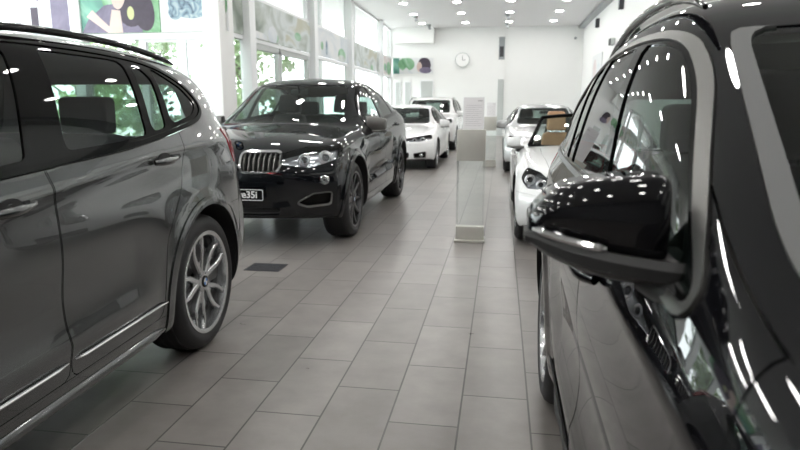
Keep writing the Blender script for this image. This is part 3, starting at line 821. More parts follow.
def sedan_spec():
    S = suv_spec()
    S.update(name='sedan', crest=[], W=.90, wb=2.81, wr=.325, wt=.235, rimr=.235, Ra=.365, flare=.014, zb=.17, ramp_f=.05, camber=.04,
    stations=[(-.72, .66, 0), (-.68, .72, .0), (-.58, .77, .01), (-.4, .81, .03), (-.15, .85, .06), (.1, .88, .10), (.35, .905, .15), (.52, .92, .19), (.62, .945, .21), (.75, .995, .22), (.92, 1.07, .22), (1.10, 1.155, .21), (1.27, 1.23, .19), (1.42, 1.29, .17), (1.55, 1.335, .13), (1.7, 1.36, .08), (1.9, 1.375, .04), (2.1, 1.378, .0), (2.3, 1.372, 0), (2.55, 1.345, 0), (2.75, 1.30, -.02), (2.9, 1.25, -.05), (3.05, 1.18, -.08), (3.18, 1.11, -.10), (3.3, 1.055, -.11), (3.42, 1.035, -.11), (3.55, 1.03, -.11), (3.64, 1.01, -.10), (3.68, .95, -.10), (3.70, .88, -.10)],
    zt=[(-.72, .62), (-.5, .73), (-.3, .775), (0, .82), (.5, .87), (1, .91), (1.5, .93), (2.0, .95), (2.5, .97), (3.0, .985), (3.4, .975), (3.7, .86)],
    xt=[(-.72, .68), (-.5, .76), (-.3, .80), (0, .82), (.5, .83), (2.0, .84), (2.8, .84), (3.2, .81), (3.5, .75), (3.7, .70)],
    xc=[(-.72, .50), (0, .56), (.45, .64), (.8, .68), (1.2, .62), (1.6, .565), (2.0, .55), (2.6, .55), (3.1, .59), (3.4, .62), (3.7, .60)],
    plan=[(-.72, .86), (-.5, .93), (-.3, .98), (0, 1), (2.8, 1), (3.2, .985), (3.5, .94), (3.7, .88)],
    nose=[(.15, .10), (.25, .03), (.4, .0), (.55, .0), (.7, .04), (.8, .10), (1.0, .1)],
    lines=[([(-.5, .72), (.5, .80), (1.5, .84), (2.6, .88), (3.6, .90)], .012, .03, -.3, 3.4), ([(0, .52), (3, .56)], -.018, .12, .45, 2.35), ([(0, .36), (3, .42)], .012, .04, .5, 2.3)],
    dlo=[(.95, .895, .03), (1.30, 1.12), (1.60, 1.265, .12), (1.9, 1.295, .3), (2.3, 1.285, .3), (2.65, 1.225, .2), (2.98, 1.06, .05), (2.85, 1.0, .05), (2.2, .965), (1.5, .94)], trimw=.014,
    windows=[[(1.0, .905), (1.32, 1.11), (1.6, 1.245, .1), (1.80, 1.27), (1.76, .96), (1.3, .935)], [(1.85, .965), (1.89, 1.272), (2.3, 1.265), (2.44, 1.235), (2.47, .99)], [(2.51, 1.0), (2.49, 1.225), (2.65, 1.20), (2.92, 1.05, .04), (2.82, 1.01)]],
    win_names=['front_side_window', 'rear_side_window', 'quarter_window'],
    ws=[(-1, .945), (.62, .945), (.51, 1.285), (-1, 1.31)], wsu=1.9, rw=[(-1, 1.06), (.56, 1.06), (.49, 1.25), (-1, 1.27)], rwu=2.5,
    doors=[[(.58, .26), (.60, .75), (.85, 1.0), (1.75, 1.1), (1.79, .80), (1.79, .26)], [(1.795, .26), (1.795, .80), (1.76, 1.1), (2.55, 1.1), (2.62, .9), (2.5, .66), (2.42, .5), (2.36, .26)]],
    handles=[(1.55, .82), (2.4, .86)], skirtz=.26, hood=[(-.5, -.76), (.42, -.60), (.60, -.3), (.62, .3), (.58, .68), (-.5, .54)], bumpz=.54,
    head=[(.33, .60, .02), (.34, .665), (.70, .71), (1.10, .745, .02), (1.05, .66), (.65, .60)], lamps=[(.46, .63, .04), (.62, .645, .045)],
    kid=[(.04, .55), (.04, .69), (.20, .69), (.25, .62), (.20, .55)], nbars=7, intake=[(-.5, .24), (-.5, .38), (.36, .38), (.34, .24)], fogi=[(.46, .26), (.44, .36), (.70, .40), (.68, .26)], fog=(.60, .325, .03),
    taill=[(.45, .80), (.45, .92), (1.02, .95, .02), (.98, .82)], badge=(None, .735, 60), cab=dict(sx=.35, fu=1.6, ru=2.4, du=.85, dz=.90, sz=.44, mz=1.19, mu=1.22), rails=None, mir=(1.0, .95, .815))
    return S
def roadster_spec():
    S = suv_spec()
    S.update(name='roadster', crest=[], W=.895, wb=2.50, wr=.325, wt=.235, rimr=.24, Ra=.362, flare=.018, zb=.15, ramp_f=.05, camber=.03,
    stations=[(-.74, .62, 0), (-.70, .68, .0), (-.60, .73, .01), (-.4, .785, .03), (-.15, .83, .06), (.1, .86, .10), (.35, .885, .13), (.6, .90, .15), (.8, .905, .15), (1.0, .90, .12), (1.2, .895, .08), (1.4, .89, .0), (1.6, .89, 0), (1.8, .90, 0), (2.0, .925, 0), (2.2, .95, 0), (2.4, .955, 0), (2.6, .945, 0), (2.8, .93, -.02), (2.95, .915, -.05), (3.08, .905, -.08), (3.15, .88, -.09), (3.18, .82, -.09)],
    zt=[(-.74, .58), (-.5, .715), (-.3, .765), (0, .82), (.5, .835), (1, .845), (1.5, .85), (2.0, .875), (2.5, .90), (2.8, .885), (3.18, .80)],
    xt=[(-.74, .66), (-.5, .75), (-.3, .80), (0, .82), (.5, .82), (1.5, .82), (2.2, .83), (2.6, .81), (3.0, .74), (3.18, .70)],
    xc=[(-.74, .46), (0, .56), (.8, .62), (1.5, .66), (2.2, .64), (3.18, .56)],
    plan=[(-.74, .84), (-.5, .92), (-.3, .98), (0, 1), (1.2, .97), (2.5, 1), (2.8, .98), (3.0, .94), (3.18, .87)],
    nose=[(.15, .10), (.25, .03), (.4, .0), (.55, .01), (.65, .05), (.75, .10), (1.0, .1)], bowf=.30,
    lines=[([(-.5, .68), (.5, .76), (1.5, .76), (2.6, .82), (3.2, .84)], .012, .03, -.3, 3.1), ([(0, .50), (3, .54)], -.02, .12, .45, 2.1)],
    dlo=None, windows=[], ws=None, rw=None, cockpit=[(-.5, 1.02), (.60, 1.10), (.66, 1.3), (.66, 1.85), (.55, 2.0), (-.5, 2.03)],
    doors=[[(.72, .25), (.72, .7), (.80, .95), (1.90, .95), (1.92, .7), (1.80, .25)]], handles=[(1.7, .74)], door_names=['door'], skirtz=.25, hood=[(-.5, -.72), (.36, -.60), (.58, -.3), (.62, .3), (.60, .80), (-.5, .78)], bumpz=.50,
    head=[(.70, .575, .02), (.74, .65), (.95, .715), (1.17, .75, .02), (1.17, .66), (1.0, .57)], lamps=[(.66, .61, .038), (.755, .645, .045)],
    kid=[(.04, .50), (.04, .61), (.26, .61), (.33, .56), (.28, .50)], nbars=8, intake=[(-.5, .20), (-.5, .34), (.32, .34), (.30, .20)], fogi=[(.64, .30), (.64, .40), (.77, .41), (.77, .31)],
    taill=[(.40, .76), (.40, .85), (.95, .87, .02), (.95, .80)], badge=(None, .655, 60), cab=dict(sx=.34, fu=1.55, ru=2.4, du=.95, dz=.88, sz=.40, mz=1.1, mu=1.2, open=True, sw=.42), rails=None, mir=(1.0, .93, .80))
    return S
def roadster_top(root, S):
    """windscreen of the open car: dark frame tube, glass, roll hoops"""
    u0 = S['wb']/2; f = MB(); base = []; head = []
    for k in range(17):
        a = -1+2*k/16; base.append((a*.70, .86+.30*a*a-u0, .875+.0*a)); head.append((a*.545, 1.36+.16*a*a-u0, 1.225-.035*a*a))
    f.tube(base, .014, 8); f.tube(head, .021, 8)
    for k in (0, 16): f.tube([base[k], head[k]], [.028, .022], 8)
    o = f.build('windshield_frame', ['black_gloss'], root)
    g = MB(); v = []
    for j in range(9):
        s = j/8
        for k in range(17): v.append(tuple(base[k][i]*(1-s)+head[k][i]*s+(.02*math.sin(math.pi*s) if i == 2 else 0) for i in range(3)))
    g.add(v, [(j*17+k, j*17+k+1, (j+1)*17+k+1, (j+1)*17+k) for j in range(8) for k in range(16)], 0, True)
    g.build('windshield', ['car_glass_clear'], o)
    m = MB(); m.box(-.11, .11, 1.36-u0, 1.385-u0, 1.11, 1.17, bev=.01); m.build('rear_view_mirror', ['black_plastic'], root)
    for sg in (1, -1):
        h = MB(); h.tube([(sg*.34-.14, 1.98-u0, .88), (sg*.34-.13, 1.98-u0, 1.06), (sg*.34-.08, 1.98-u0, 1.11), (sg*.34+.08, 1.98-u0, 1.11), (sg*.34+.13, 1.98-u0, 1.06), (sg*.34+.14, 1.98-u0, .88)], .022, 10); h.build('roll_hoop', ['satin'], root)
        s = MB(); s.box(*((.66, .70) if sg > 0 else (-.70, -.66)), 1.1-u0, 1.95-u0, .45, .86, bev=.015); s.build('door_lining', ['interior_dark'], root)
    t = MB(); t.box(-.62, .62, 2.0-u0, 2.04-u0, .35, .90); t.build('cockpit_bulkhead', ['interior_dark'], root)
#@@SCENE
def close_mirror(root, sg, u0):
    zt_ = pch([(0, 1.222), (.4, 1.215), (.75, 1.20), (.92, 1.178), (1, 1.150)]); zb_ = pch([(0, 1.088), (.5, 1.10), (1, 1.118)])
    xi, xo = .878, 1.082
    def fn(a, b, c, p):
        x = xi+(xo-xi)*a; z = float(zb_(a))+(float(zt_(a))-float(zb_(a)))*c
        front = .935+.055*a**2.2+.02*(2*c-1)**2*(1 if c > .5 else .4); back = 1.055+.03*a
        return [sg*x, front+(back-front)*b+.05-u0, z]
    cap = blob('side_mirror', 0, 1, 0, 1, 0, 1, 'paint_black', root, fn, 4, 6, 4, 5)
    m = MB(); v = []
    prof = [(0, -.004), (.012, .0), (.022, -.012), (.020, -.030), (.0, -.042), (-.10, -.040), (-.11, -.012), (-.10, 0)]
    N = 22
    for k in range(N+1):
        a = k/N; x = xi-.035+(xo-xi+.041)*a; aa = max(0, min(1, (x-xi)/(xo-xi))); fr = .985+.055*aa**2.2; zb0 = float(zb_(aa)); t = 1-.55*aa**5
        for dy, dz in prof: v.append((sg*x, fr-dy*(1 if dy > 0 else t)-u0, zb0+.010+dz*t))
    n = len(prof)
    m.add(v, [(k*n+j, k*n+(j+1) % n, (k+1)*n+(j+1) % n, (k+1)*n+j) for k in range(N) for j in range(n)], 0, True)
    m.add(v[:n], [tuple(range(n))]); m.add(v[-n:], [tuple(range(n))[::-1]])
    m.build('lower_housing', ['mirror_plastic'], cap)
    m = MB(); pts = []
    for k in range(13):
        x = .97+.106*k/12; aa = (x-xi)/(xo-xi); pts.append((sg*x, .985+.055*aa**2.2-.010-u0, float(zb_(aa))+.014))
    m.tube(pts, [.003]+[.007]*11+[.003], 8); m.build('turn_signal', ['chrome'], cap)
    m = MB(); m.tube([(sg*.90, 1.03-u0, 1.062), (sg*.875, 1.00-u0, 1.050), (sg*.855, .93-u0, 1.045), (sg*.845, .86-u0, 1.04)], [.026, .027, .028, .034], 14); m.build('mirror_arm', ['mirror_plastic'], cap)
    m = MB(); m.add([(sg*.875, .84-u0, 1.035), (sg*.870, 1.0-u0, 1.065), (sg*.850, 1.0-u0, 1.135), (sg*.868, .84-u0, 1.055), (sg*.84, .84-u0, 1.035), (sg*.84, 1.0-u0, 1.065), (sg*.825, 1.0-u0, 1.135), (sg*.84, .84-u0, 1.055)], [(0, 1, 2, 3), (7, 6, 5, 4), (0, 4, 5, 1), (1, 5, 6, 2), (2, 6, 7, 3), (3, 7, 4, 0)]); m.build('mirror_base', ['black_plastic'], cap)
    m = MB(); pts = [(sg*(xi+.015), 1.108), (sg*(xi+.02), 1.205), (sg*(xi+.15), 1.190), (sg*(xo-.02), 1.155), (sg*(xo-.02), 1.125)]
    m.add([(x, 1.112-u0+.02*abs(abs(x)-xi)/.2, z) for x, z in fillet(pts, .02)], [tuple(range(len(fillet(pts, .02))))]); m.build('mirror_glass', ['chrome'], cap)
    return cap
# ------------------------------------------------------------------ the showroom
XL, XR, YC, YB, ZC, YF, XLL = -5.0, 3.45, 11.2, 29.1, 4.80, -7.0, -9.7
def tile_floor():
    m, t, out = nt('floor_tiles'); L = t.links
    b = t.nodes.new('ShaderNodeBsdfPrincipled'); L.new(b.outputs[0], out.inputs[0])
    tc = t.nodes.new('ShaderNodeTexCoord'); sp = t.nodes.new('ShaderNodeSeparateXYZ'); L.new(tc.outputs['Object'], sp.inputs[0])
    ax = t.nodes.new('ShaderNodeMath'); ax.operation = 'ADD'; ax.inputs[1].default_value = 60-2.41
    ay = t.nodes.new('ShaderNodeMath'); ay.operation = 'ADD'; ay.inputs[1].default_value = .735+.2975*80
    L.new(sp.outputs['Y'], ax.inputs[0]); L.new(sp.outputs['X'], ay.inputs[0])
    cb = t.nodes.new('ShaderNodeCombineXYZ'); L.new(ax.outputs[0], cb.inputs[0]); L.new(ay.outputs[0], cb.inputs[1])
    br = t.nodes.new('ShaderNodeTexBrick'); br.offset = .5; br.squash = 1
    for k, v in (('Scale', 1), ('Mortar Size', .0042), ('Mortar Smooth', .1), ('Brick Width', .6), ('Row Height', .2975), ('Bias', 0)): br.inputs[k].default_value = v
    br.inputs['Color1'].default_value = (.20, .184, .173, 1); br.inputs['Color2'].default_value = (.25, .23, .217, 1); br.inputs['Mortar'].default_value = (.06, .056, .052, 1)
    L.new(cb.outputs[0], br.inputs['Vector'])
    n = t.nodes.new('ShaderNodeTexNoise'); n.inputs['Scale'].default_value = 5; n.inputs['Detail'].default_value = 8; n.inputs['Roughness'].default_value = .6; L.new(tc.outputs['Object'], n.inputs['Vector'])
    mr = t.nodes.new('ShaderNodeMapRange'); mr.inputs[1].default_value = .3; mr.inputs[2].default_value = .7; mr.inputs[3].default_value = .85; mr.inputs[4].default_value = 1.15; L.new(n.outputs[0], mr.inputs[0])
    mx = t.nodes.new('ShaderNodeMix'); mx.data_type = 'RGBA'; mx.blend_type = 'MULTIPLY'; mx.inputs[0].default_value = 1
    L.new(br.outputs['Color'], mx.inputs[6]); L.new(mr.outputs[0], mx.inputs[7]); L.new(mx.outputs[2], b.inputs['Base Color'])
    rr = t.nodes.new('ShaderNodeMapRange'); rr.inputs[3].default_value = .24; rr.inputs[4].default_value = .36; L.new(n.outputs[0], rr.inputs[0]); L.new(rr.outputs[0], b.inputs['Roughness'])
    bp = t.nodes.new('ShaderNodeBump'); bp.inputs['Strength'].default_value = .35; bp.inputs['Distance'].default_value = .002; bp.invert = True
    L.new(br.outputs['Fac'], bp.inputs['Height']); L.new(bp.outputs[0], b.inputs['Normal'])
    b.inputs['Specular IOR Level'].default_value = .5
tile_floor()
def struct(name, m, mat): return tag(m.build(name, mat), kind='structure')
m = MB(); m.box(XLL-.3, 6.6, YF-.3, YB+.2, -.12, 0); struct('floor', m, ['floor_tiles'])
m = MB(); m.box(XLL-.3, 6.6, YF-.3, YB+.2, ZC, ZC+.15); struct('ceiling', m, ['ceiling_white'])
m = MB(); m.box(XL-.3, XR+.3, YB, YB+.2, 0, ZC); struct('wall_back', m, ['wall_white'])
m = MB(); m.box(XR, XR+.25, 18.6, YB, 0, ZC); m.box(XR, XR+.25, YF, 18.6, 3.55, ZC); m.box(XR+.25, 6.5, YF, 18.6, 3.55, 3.65); m.box(XR, 6.5, 18.6, 18.8, 0, 3.6); m.box(6.4, 6.6, YF, 18.8, 0, 3.6); struct('wall_right', m, ['wall_white'])
m = MB(); m.box(XR-.22, XR-.002, YF, YB-.01, ZC-.14, ZC-.002); struct('trim_1', m, ['mullion_dark'])
m = MB(); m.box(XL-.32, XL+.0, 10.9, 11.5, 0, ZC, bev=.01); struct('trim_2', m, ['wall_white'])
wn = [0]
def bay(p0, p1, z0, z1, div=0, mat='mullion', w=.06, dep=.09, transoms=()):
    """a glazed bay between two points on the floor plan"""
    wn[0] += 1; p0 = Vector((*p0, 0)); p1 = Vector((*p1, 0)); d = (p1-p0); L = d.length; d.normalize(); n = Vector((-d.y, d.x, 0))
    mt = Matrix.Translation(p0) @ Matrix(((d.x, n.x, 0, 0), (d.y, n.y, 0, 0), (0, 0, 1, 0), (0, 0, 0, 1)))
    f = MB()
    for x in [w/2, L-w/2]+[L*(k+1)/(div+1) for k in range(div)]: f.box(x-w/2, x+w/2, -dep/2, dep/2, z0, z1, mat=mt)
    for z in [z0+w/2, z1-w/2]+list(transoms): f.box(w, L-w, -dep/2+.005, dep/2-.005, z-w/2, z+w/2, mat=mt)
    o = struct('window_%d' % wn[0], f, [mat])
    g = MB(); g.box(w/2, L-w/2, -.006, .006, z0+w/2, z1-w/2, mat=mt); g.build('window_pane', ['facade_glass'], o)
    return o
# side wall of glass, from the corner column to the back wall; doors under the banner
ys = [11.5, 12.2, 16.4, 17.7, 20.7, 21.9, 26.2, YB]
for a, b in zip(ys[:-1], ys[1:]):
    bay((XL-.12, a), (XL-.12, b), 3.48, ZC)
    if a == 12.2: continue
    bay((XL-.12, a), (XL-.12, b), .05, 2.68)
for i, (a, b) in enumerate(((12.25, 14.15), (14.2, 16.35))):
    f = MB(); w = .10
    for y in (a+w/2, b-w/2): f.box(XL-.17, XL-.07, y-w/2, y+w/2, .02, 2.55)
    f.box(XL-.17, XL-.07, a, b, 2.50, 2.62); f.box(XL-.17, XL-.07, a, b, .02, .2)
    o = struct('door_%d' % (i+1), f, ['mullion_dark' if 0 else 'panel_grey'])
    g = MB(); g.box(XL-.126, XL-.114, a+w, b-w, .2, 2.5); g.build('window_pane', ['facade_glass'], o)
    h = MB(); h.tube([(XL-.03, b-.2, .9), (XL-.03, b-.2, 1.5)], .015, 8); h.tube([(XL-.08, b-.2, .95), (XL-.03, b-.2, .95)], .01, 8); h.tube([(XL-.08, b-.2, 1.45), (XL-.03, b-.2, 1.45)], .01, 8); h.build('door_handle', ['steel'], o)
for i, (y, w) in enumerate(((12.2, .30), (16.6, .30), (20.8, .30), (26.2, .22))):
    m = MB(); m.box(XL-.10, XL+.10, y-w/2, y+w/2, 0, ZC, bev=.01); struct('trim_%d' % (3+i), m, ['mullion'])
m = MB(); m.box(XL-.19, XL-.05, 11.5, YB, 2.62, 2.70); m.box(XL-.19, XL-.05, 11.5, YB, 3.46, 3.52); struct('trim_7', m, ['mullion'])
# facade facing us, left of the column
xs = [XLL, -7.92, -6.75, -5.95, XL-.3]
for a, b in zip(xs[:-1], xs[1:]):
    bay((a, YC+.1), (b, YC+.1), .05, 2.60, w=.09 if b > -6.5 else .05)
bay((XLL, YC+.1), (XL-.3, YC+.1), 4.0, ZC, 3)
m = MB(); m.box(XLL, XL-.3, YC+.02, YC+.2, 2.56, 2.68); struct('trim_8', m, ['mullion'])
m = MB(); m.box(-8.12, -7.90, YC-.06, YC+.2, 0, ZC, bev=.01); struct('trim_9', m, ['mullion'])
# glazing on the far left and behind us
for a in (-1, 2, 5, 8): bay((XLL-.1, a), (XLL-.1, min(a+3, 11.2)), .05, ZC, 0, transoms=(2.65,))
m = MB(); m.box(XLL-.2, XLL, YF, -1, 0, ZC); struct('wall_left_blocker', m, ['wall_dark'])  # unseen wall added here instead of glazing, to darken the near room
m = MB(); m.box(XLL, XL-.3, YC+.012, YC+.19, 2.68, 4.0); struct('wall_facade', m, ['wall_white'])
m = MB(); m.box(XLL-.2, 6.5, YF-.25, YF-.05, 0, ZC); struct('wall_front', m, ['wall_dark'])

# ------------------------------------------------------------------ ceiling lamps
lamp = None; k = 0
rows = [27.4, 24.7, 22.1, 19.5, 16.9, 14.3, 11.7, 9.1, 6.5, 3.9, 1.3, -1.3, -3.9]
colsx = [-3.43, -1.60, .21, 2.02]; rown = ['back', 'second', 'third', 'fourth', 'fifth', 'sixth', 'seventh', 'eighth', 'ninth', 'tenth', 'eleventh', 'twelfth', 'thirteenth']; coln = ['left', 'centre-left', 'centre-right', 'right']
def dlight(x, y, lab, lamp):
    if lamp is None:
        r = MB(); r.tube([(.145*math.cos(2*math.pi*q/32), .145*math.sin(2*math.pi*q/32), -.004) for q in range(32)], .012, 8, closed=True)
        o = r.build('ceiling_downlight', ['mullion']); d = MB(); d.cyl((0, 0, -.012), (0, 0, -.002), .13, n=20); d.build('lamp_disc', ['lamp_disc'], o)
    else:
        o = lamp.copy(); COL.objects.link(o); c = lamp.children[0].copy(); COL.objects.link(c); c.parent = o
    o.location = (x, y, ZC); tag(o, lab, 'ceiling light', 'round downlights in the ceiling'); return o
for j, y in enumerate(rows):
    for i, x in enumerate(colsx):
        o = dlight(x, y, 'round white ceiling downlight, %s one in the %s row from the back wall' % (coln[i], rown[j] if j else 'first'), lamp); lamp = lamp or o
    if y < 10:
        for i, x in enumerate((-5.26, -7.09, -8.9)):
            dlight(x, y, 'round ceiling downlight in the wide left bay, %s one of the %s row' % (('first', 'second', 'third')[i], rown[j]), lamp)
for i, y in enumerate((17.6, 15.0, 12.4, 9.8, 7.2, 4.6)):  # invented row of lamps, added to brighten the dark recess
    o = dlight(5.0, y, 'added fill downlight in the lower ceiling of the right-hand recess, %s from the back' % rown[i].replace('back', 'first'), lamp); o.location.z = 3.55
for i, (x, y, lab) in enumerate(((-3.43, 25.3, 'dark ceiling spotlight beside the left downlight of the second row'), (-3.2, 27.9, 'dark ceiling spotlight nearest the back wall on the left'), (.12, 25.3, 'dark ceiling spotlight beside the centre-right downlight of the second row'), (.12, 27.9, 'dark ceiling spotlight nearest the back wall in the centre'))):
    m = MB(); m.cyl((0, 0, 0), (0, 0, -.05), .09, n=16); m.tube([(0, 0, -.05), (0, 0, -.10)], .015, 8); m.cyl((0, .0, -.08), (.05, -.14, -.17), .055, .065, 16)
    o = m.build('ceiling_spotlight', ['mullion_dark']); o.location = (x, y, ZC); tag(o, lab, 'spotlight', 'dark spotlights on the ceiling')

# ------------------------------------------------------------------ posters, banners
def art_mat(name, cols, scale, seed=0, dist=1.5, stretch=(1, 1, 1)):
    m, t, out = nt(name); L = t.links
    b = t.nodes.new('ShaderNodeBsdfPrincipled'); b.inputs['Roughness'].default_value = .5; L.new(b.outputs[0], out.inputs[0])
    tc = t.nodes.new('ShaderNodeTexCoord'); mp = t.nodes.new('ShaderNodeMapping'); mp.inputs['Location'].default_value = (seed, seed*1.7, seed*.6); mp.inputs['Scale'].default_value = stretch
    n = t.nodes.new('ShaderNodeTexNoise'); n.inputs['Scale'].default_value = scale; n.inputs['Detail'].default_value = 3; n.inputs['Distortion'].default_value = dist
    r = t.nodes.new('ShaderNodeValToRGB'); r.color_ramp.elements[0].position = .3; r.color_ramp.elements[1].position = .7
    r.color_ramp.elements[0].color = (*cols[0], 1); r.color_ramp.elements[1].color = (*cols[-1], 1)
    for i, c in enumerate(cols[1:-1]): e = r.color_ramp.elements.new(.3+.4*(i+1)/(len(cols)-1)); e.color = (*c, 1)
    L.new(tc.outputs['Object'], mp.inputs[0]); L.new(mp.outputs[0], n.inputs[0]); L.new(n.outputs[0], r.inputs[0]); L.new(r.outputs[0], b.inputs['Base Color'])
art_mat('art_green', [(.10, .25, .12), (.22, .45, .25), (.45, .62, .50)], 1.6, 3)
art_mat('art_landscape', [(.20, .24, .20), (.42, .46, .42), (.62, .66, .66), (.50, .50, .40)], .9, 5, 1, (1, .5, 1.6))
art_mat('art_pale', [(.5, .56, .62), (.70, .72, .74), (.80, .78, .76)], .8, 8)
art_mat('art_blue', [(.06, .09, .14), (.25, .36, .44), (.55, .62, .62)], 5.5, 2)
art_mat('art_purple', [(.12, .10, .17), (.22, .19, .28)], 2, 1)
art_mat('art_teal', [(.02, .10, .10), (.15, .38, .30), (.45, .75, .60)], 1.2, 4)
art_mat('art_pink', [(.62, .52, .52), (.78, .74, .74)], 1.5, 6)
pbr('art_skin', (.66, .52, .48), .6, noise=.15, nscale=3); pbr('art_hair', (.06, .045, .07), .6, noise=.4, nscale=8); pbr('art_red', (.30, .06, .06), .6); pbr('art_white', (.75, .76, .77), .6); pbr('art_yellow', (.55, .58, .30), .6)
def ell(cx, cz, a, b, rot=0, n=28): return [(cx+a*math.cos(t)*math.cos(rot)-b*math.sin(t)*math.sin(rot), cz+a*math.cos(t)*math.sin(rot)+b*math.sin(t)*math.cos(rot)) for t in [2*math.pi*k/n for k in range(n)]]
def poster(name, w, h, back, shapes, loc, rz, label, cat='poster', group=None):
    """printed panel, face towards local -y; shapes: (polygon in x,z from lower left, material)"""
    m = MB(); m.box(0, w, 0, .03, 0, h); mats = [back]; y = -.0008
    for poly, mat in shapes:
        if mat not in mats: mats.append(mat)
        pl = [(min(max(x, 0), w), min(max(z, 0), h)) for x, z in poly]
        m.add([(x, y, z) for x, z in pl], [tuple(range(len(pl)))], mats.index(mat)); y -= .0008
    o = m.build(name, mats); o.location = loc; o.rotation_euler = (0, 0, rz); return tag(o, label, cat, group)
G1 = 'printed posters above the glazing'
poster('advertising_poster', 1.60, 1.3, 'art_green', [(ell(.15, .35, .35, .5), 'art_teal'), ([(.0, 0), (1.25, 0), (1.2, .35), (.95, .55), (.5, .5), (.15, .25)], 'art_purple'), (ell(1.08, .72, .38, .62, -.1), 'art_hair'), (ell(1.28, .40, .22, .38, .2), 'art_hair'), (ell(.80, .72, .15, .30, -.1), 'art_skin'), ([(.55, 0), (.85, 0), (.82, .4), (.65, .42)], 'art_skin'), ([(.12, .30), (.55, .0), (.70, .0), (.25, .42)], 'art_skin'), (ell(1.03, .35, .07, .12), 'art_yellow')],
       (-7.90, YC-.02, 2.68), 0, 'poster of a dark-haired woman in purple on green above the glazing', group=G1)
poster('advertising_poster', 1.32, 1.3, 'art_white', [([(.0, .62), (.62, .62), (.62, 1.3), (0, 1.3)], 'art_red'), (ell(.62, .50, .46, .27), 'art_blue'), (ell(.95, .66, .25, .24), 'art_blue'), (ell(.30, .35, .14, .14), 'art_blue'), (ell(1.26, .8, .1, .5), 'art_green')],
       (-6.28, YC-.02, 2.68), 0, 'pale poster with a blue-grey machine and dark red corner, beside the column', group=G1)
poster('advertising_poster', 1.55, 1.3, 'art_purple', [([(0, 0), (1.15, 0), (1.15, .85), (.9, .6), (.6, .75), (0, .8)], 'art_pale'), ([(.72, .05), (.88, .05), (.88, .5), (.72, .5)], 'art_hair'), (ell(.5, .9, .4, .15), 'art_pink'), ([(.25, .0), (.5, .0), (.5, .22), (.25, .22)], 'art_hair')],
       (XLL+.03, YC-.02, 2.68), 0, 'dark purple and white poster at the far left above the roof rail', group=G1)
b0 = [(11.55, 12.03, 'small greenish banner panel between corner column and first post', 'art_landscape'), (12.37, 16.43, 'long landscape banner panel above the glass doors', 'art_landscape'), (16.77, 20.63, 'pale grey-green banner panel past the second post', 'art_pale'), (20.97, 26.07, 'banner panel with green and grey scenery before the last post', 'art_landscape'), (26.33, 28.98, 'last pinkish banner panel on the glass wall, next to back wall', 'art_pink')]
for y0, y1, lab, mt in b0:
    L_ = y1-y0; sh = []
    rnd = random.Random(int(y0*10))
    for q in range(int(L_*1.5)): sh.append((ell(rnd.uniform(.2, L_-.2), rnd.uniform(.0, .35), rnd.uniform(.1, .5), rnd.uniform(.1, .3)), rnd.choice(['art_pale', 'art_landscape', 'art_blue', 'art_green', 'art_white'])))
    poster('wall_banner', L_, .76, mt, sh, (XL-.03, y0, 2.705), R(90), lab, 'banner', 'banner panels along the glass wall')
poster('wall_banner', 1.86, .70, 'art_white', [([(.0, 0), (.30, 0), (.30, .7), (0, .7)], 'art_teal'), (ell(.62, .42, .38, .30), 'art_green'), ([(.28, 0), (.95, 0), (.62, .28)], 'art_pale'), (ell(1.45, .38, .30, .34), 'art_hair'), (ell(1.22, .30, .12, .22), 'art_skin'), (ell(1.5, .15, .28, .14), 'art_purple')], (XL+.02, YB-.04, 2.80), 0, 'green and dark banner of two pictures high on the white back wall', 'banner')
poster('wall_picture', 2.3, 1.15, 'art_white', [(ell(.7, .6, .45, .4), 'art_pink'), (ell(1.6, .5, .35, .5), 'art_pale')], (XR-.04, 25.6, 2.05), R(-90), 'large pale pinkish picture on the right wall', 'picture')
o = None
# back wall fittings
m = MB(); m.box(-4.85, -3.08, YB-.35, YB, 4.12, ZC, bev=.004); tag(m.build('bulkhead_box', ['wall_white']), 'white boxed bulkhead under the ceiling, above the back-wall banner', 'bulkhead')
m = MB(); m.cyl((-1.80, YB-.10, 3.38), (-1.80, YB-.01, 3.38), .33, n=40); m.cyl((-1.80, YB-.115, 3.38), (-1.80, YB-.10, 3.38), .27, .30, 40, 1)
o = m.build('wall_clock', ['panel_grey', 'wall_white']); tag(o, 'round pale wall clock on the back wall', 'clock')
h = MB(); h.box(-1.81, -1.79, YB-.122, YB-.117, 3.37, 3.56); h.build('minute_hand', ['ink'], o); h = MB(); h.box(-1.80, -1.67, YB-.122, YB-.117, 3.365, 3.385); h.build('hour_hand', ['ink'], o)
wn[0] += 1; m = MB(); m.box(-.19, .07, YB-.05, YB-.005, 3.38, 4.36); o = struct('window_%d' % wn[0], m, ['mullion_dark']); g = MB(); g.box(-.15, .03, YB-.056, YB-.05, 3.5, 3.95); g.build('window_pane', ['fixture_dark'], o)
m = MB(); m.box(-.23, .10, YB-.08, YB-.004, 0, ZC-.002); o = struct('trim_10', m, ['wall_white']); o.location.y = .04
m = MB(); m.box(-.19, .07, YB-.06, YB-.005, .02, 2.52); struct('door_3', m, ['panel_grey'])
for x0, x1, z0, z1 in ((-4.90, -4.62, .9, 2.45), (-4.45, -4.15, .9, 2.45), (-3.72, -3.10, 1.6, 2.5)):
    wn[0] += 1; m = MB(); m.box(x0, x1, YB-.05, YB-.004, z0, z1); o = struct('window_%d' % wn[0], m, ['mullion']); g = MB(); g.box(x0+.04, x1-.04, YB-.056, YB-.05, z0+.04, z1-.04); g.build('window_pane', ['panel_grey'], o)
m = MB(); m.box(3.05, 3.15, YB-.12, YB, 4.22, 4.30, bev=.01); m.cyl((3.10, YB-.12, 4.25), (3.06, YB-.26, 4.21), .035, n=14); tag(m.build('security_camera', ['mullion_dark']), 'small security camera high on the back wall, right corner', 'camera')
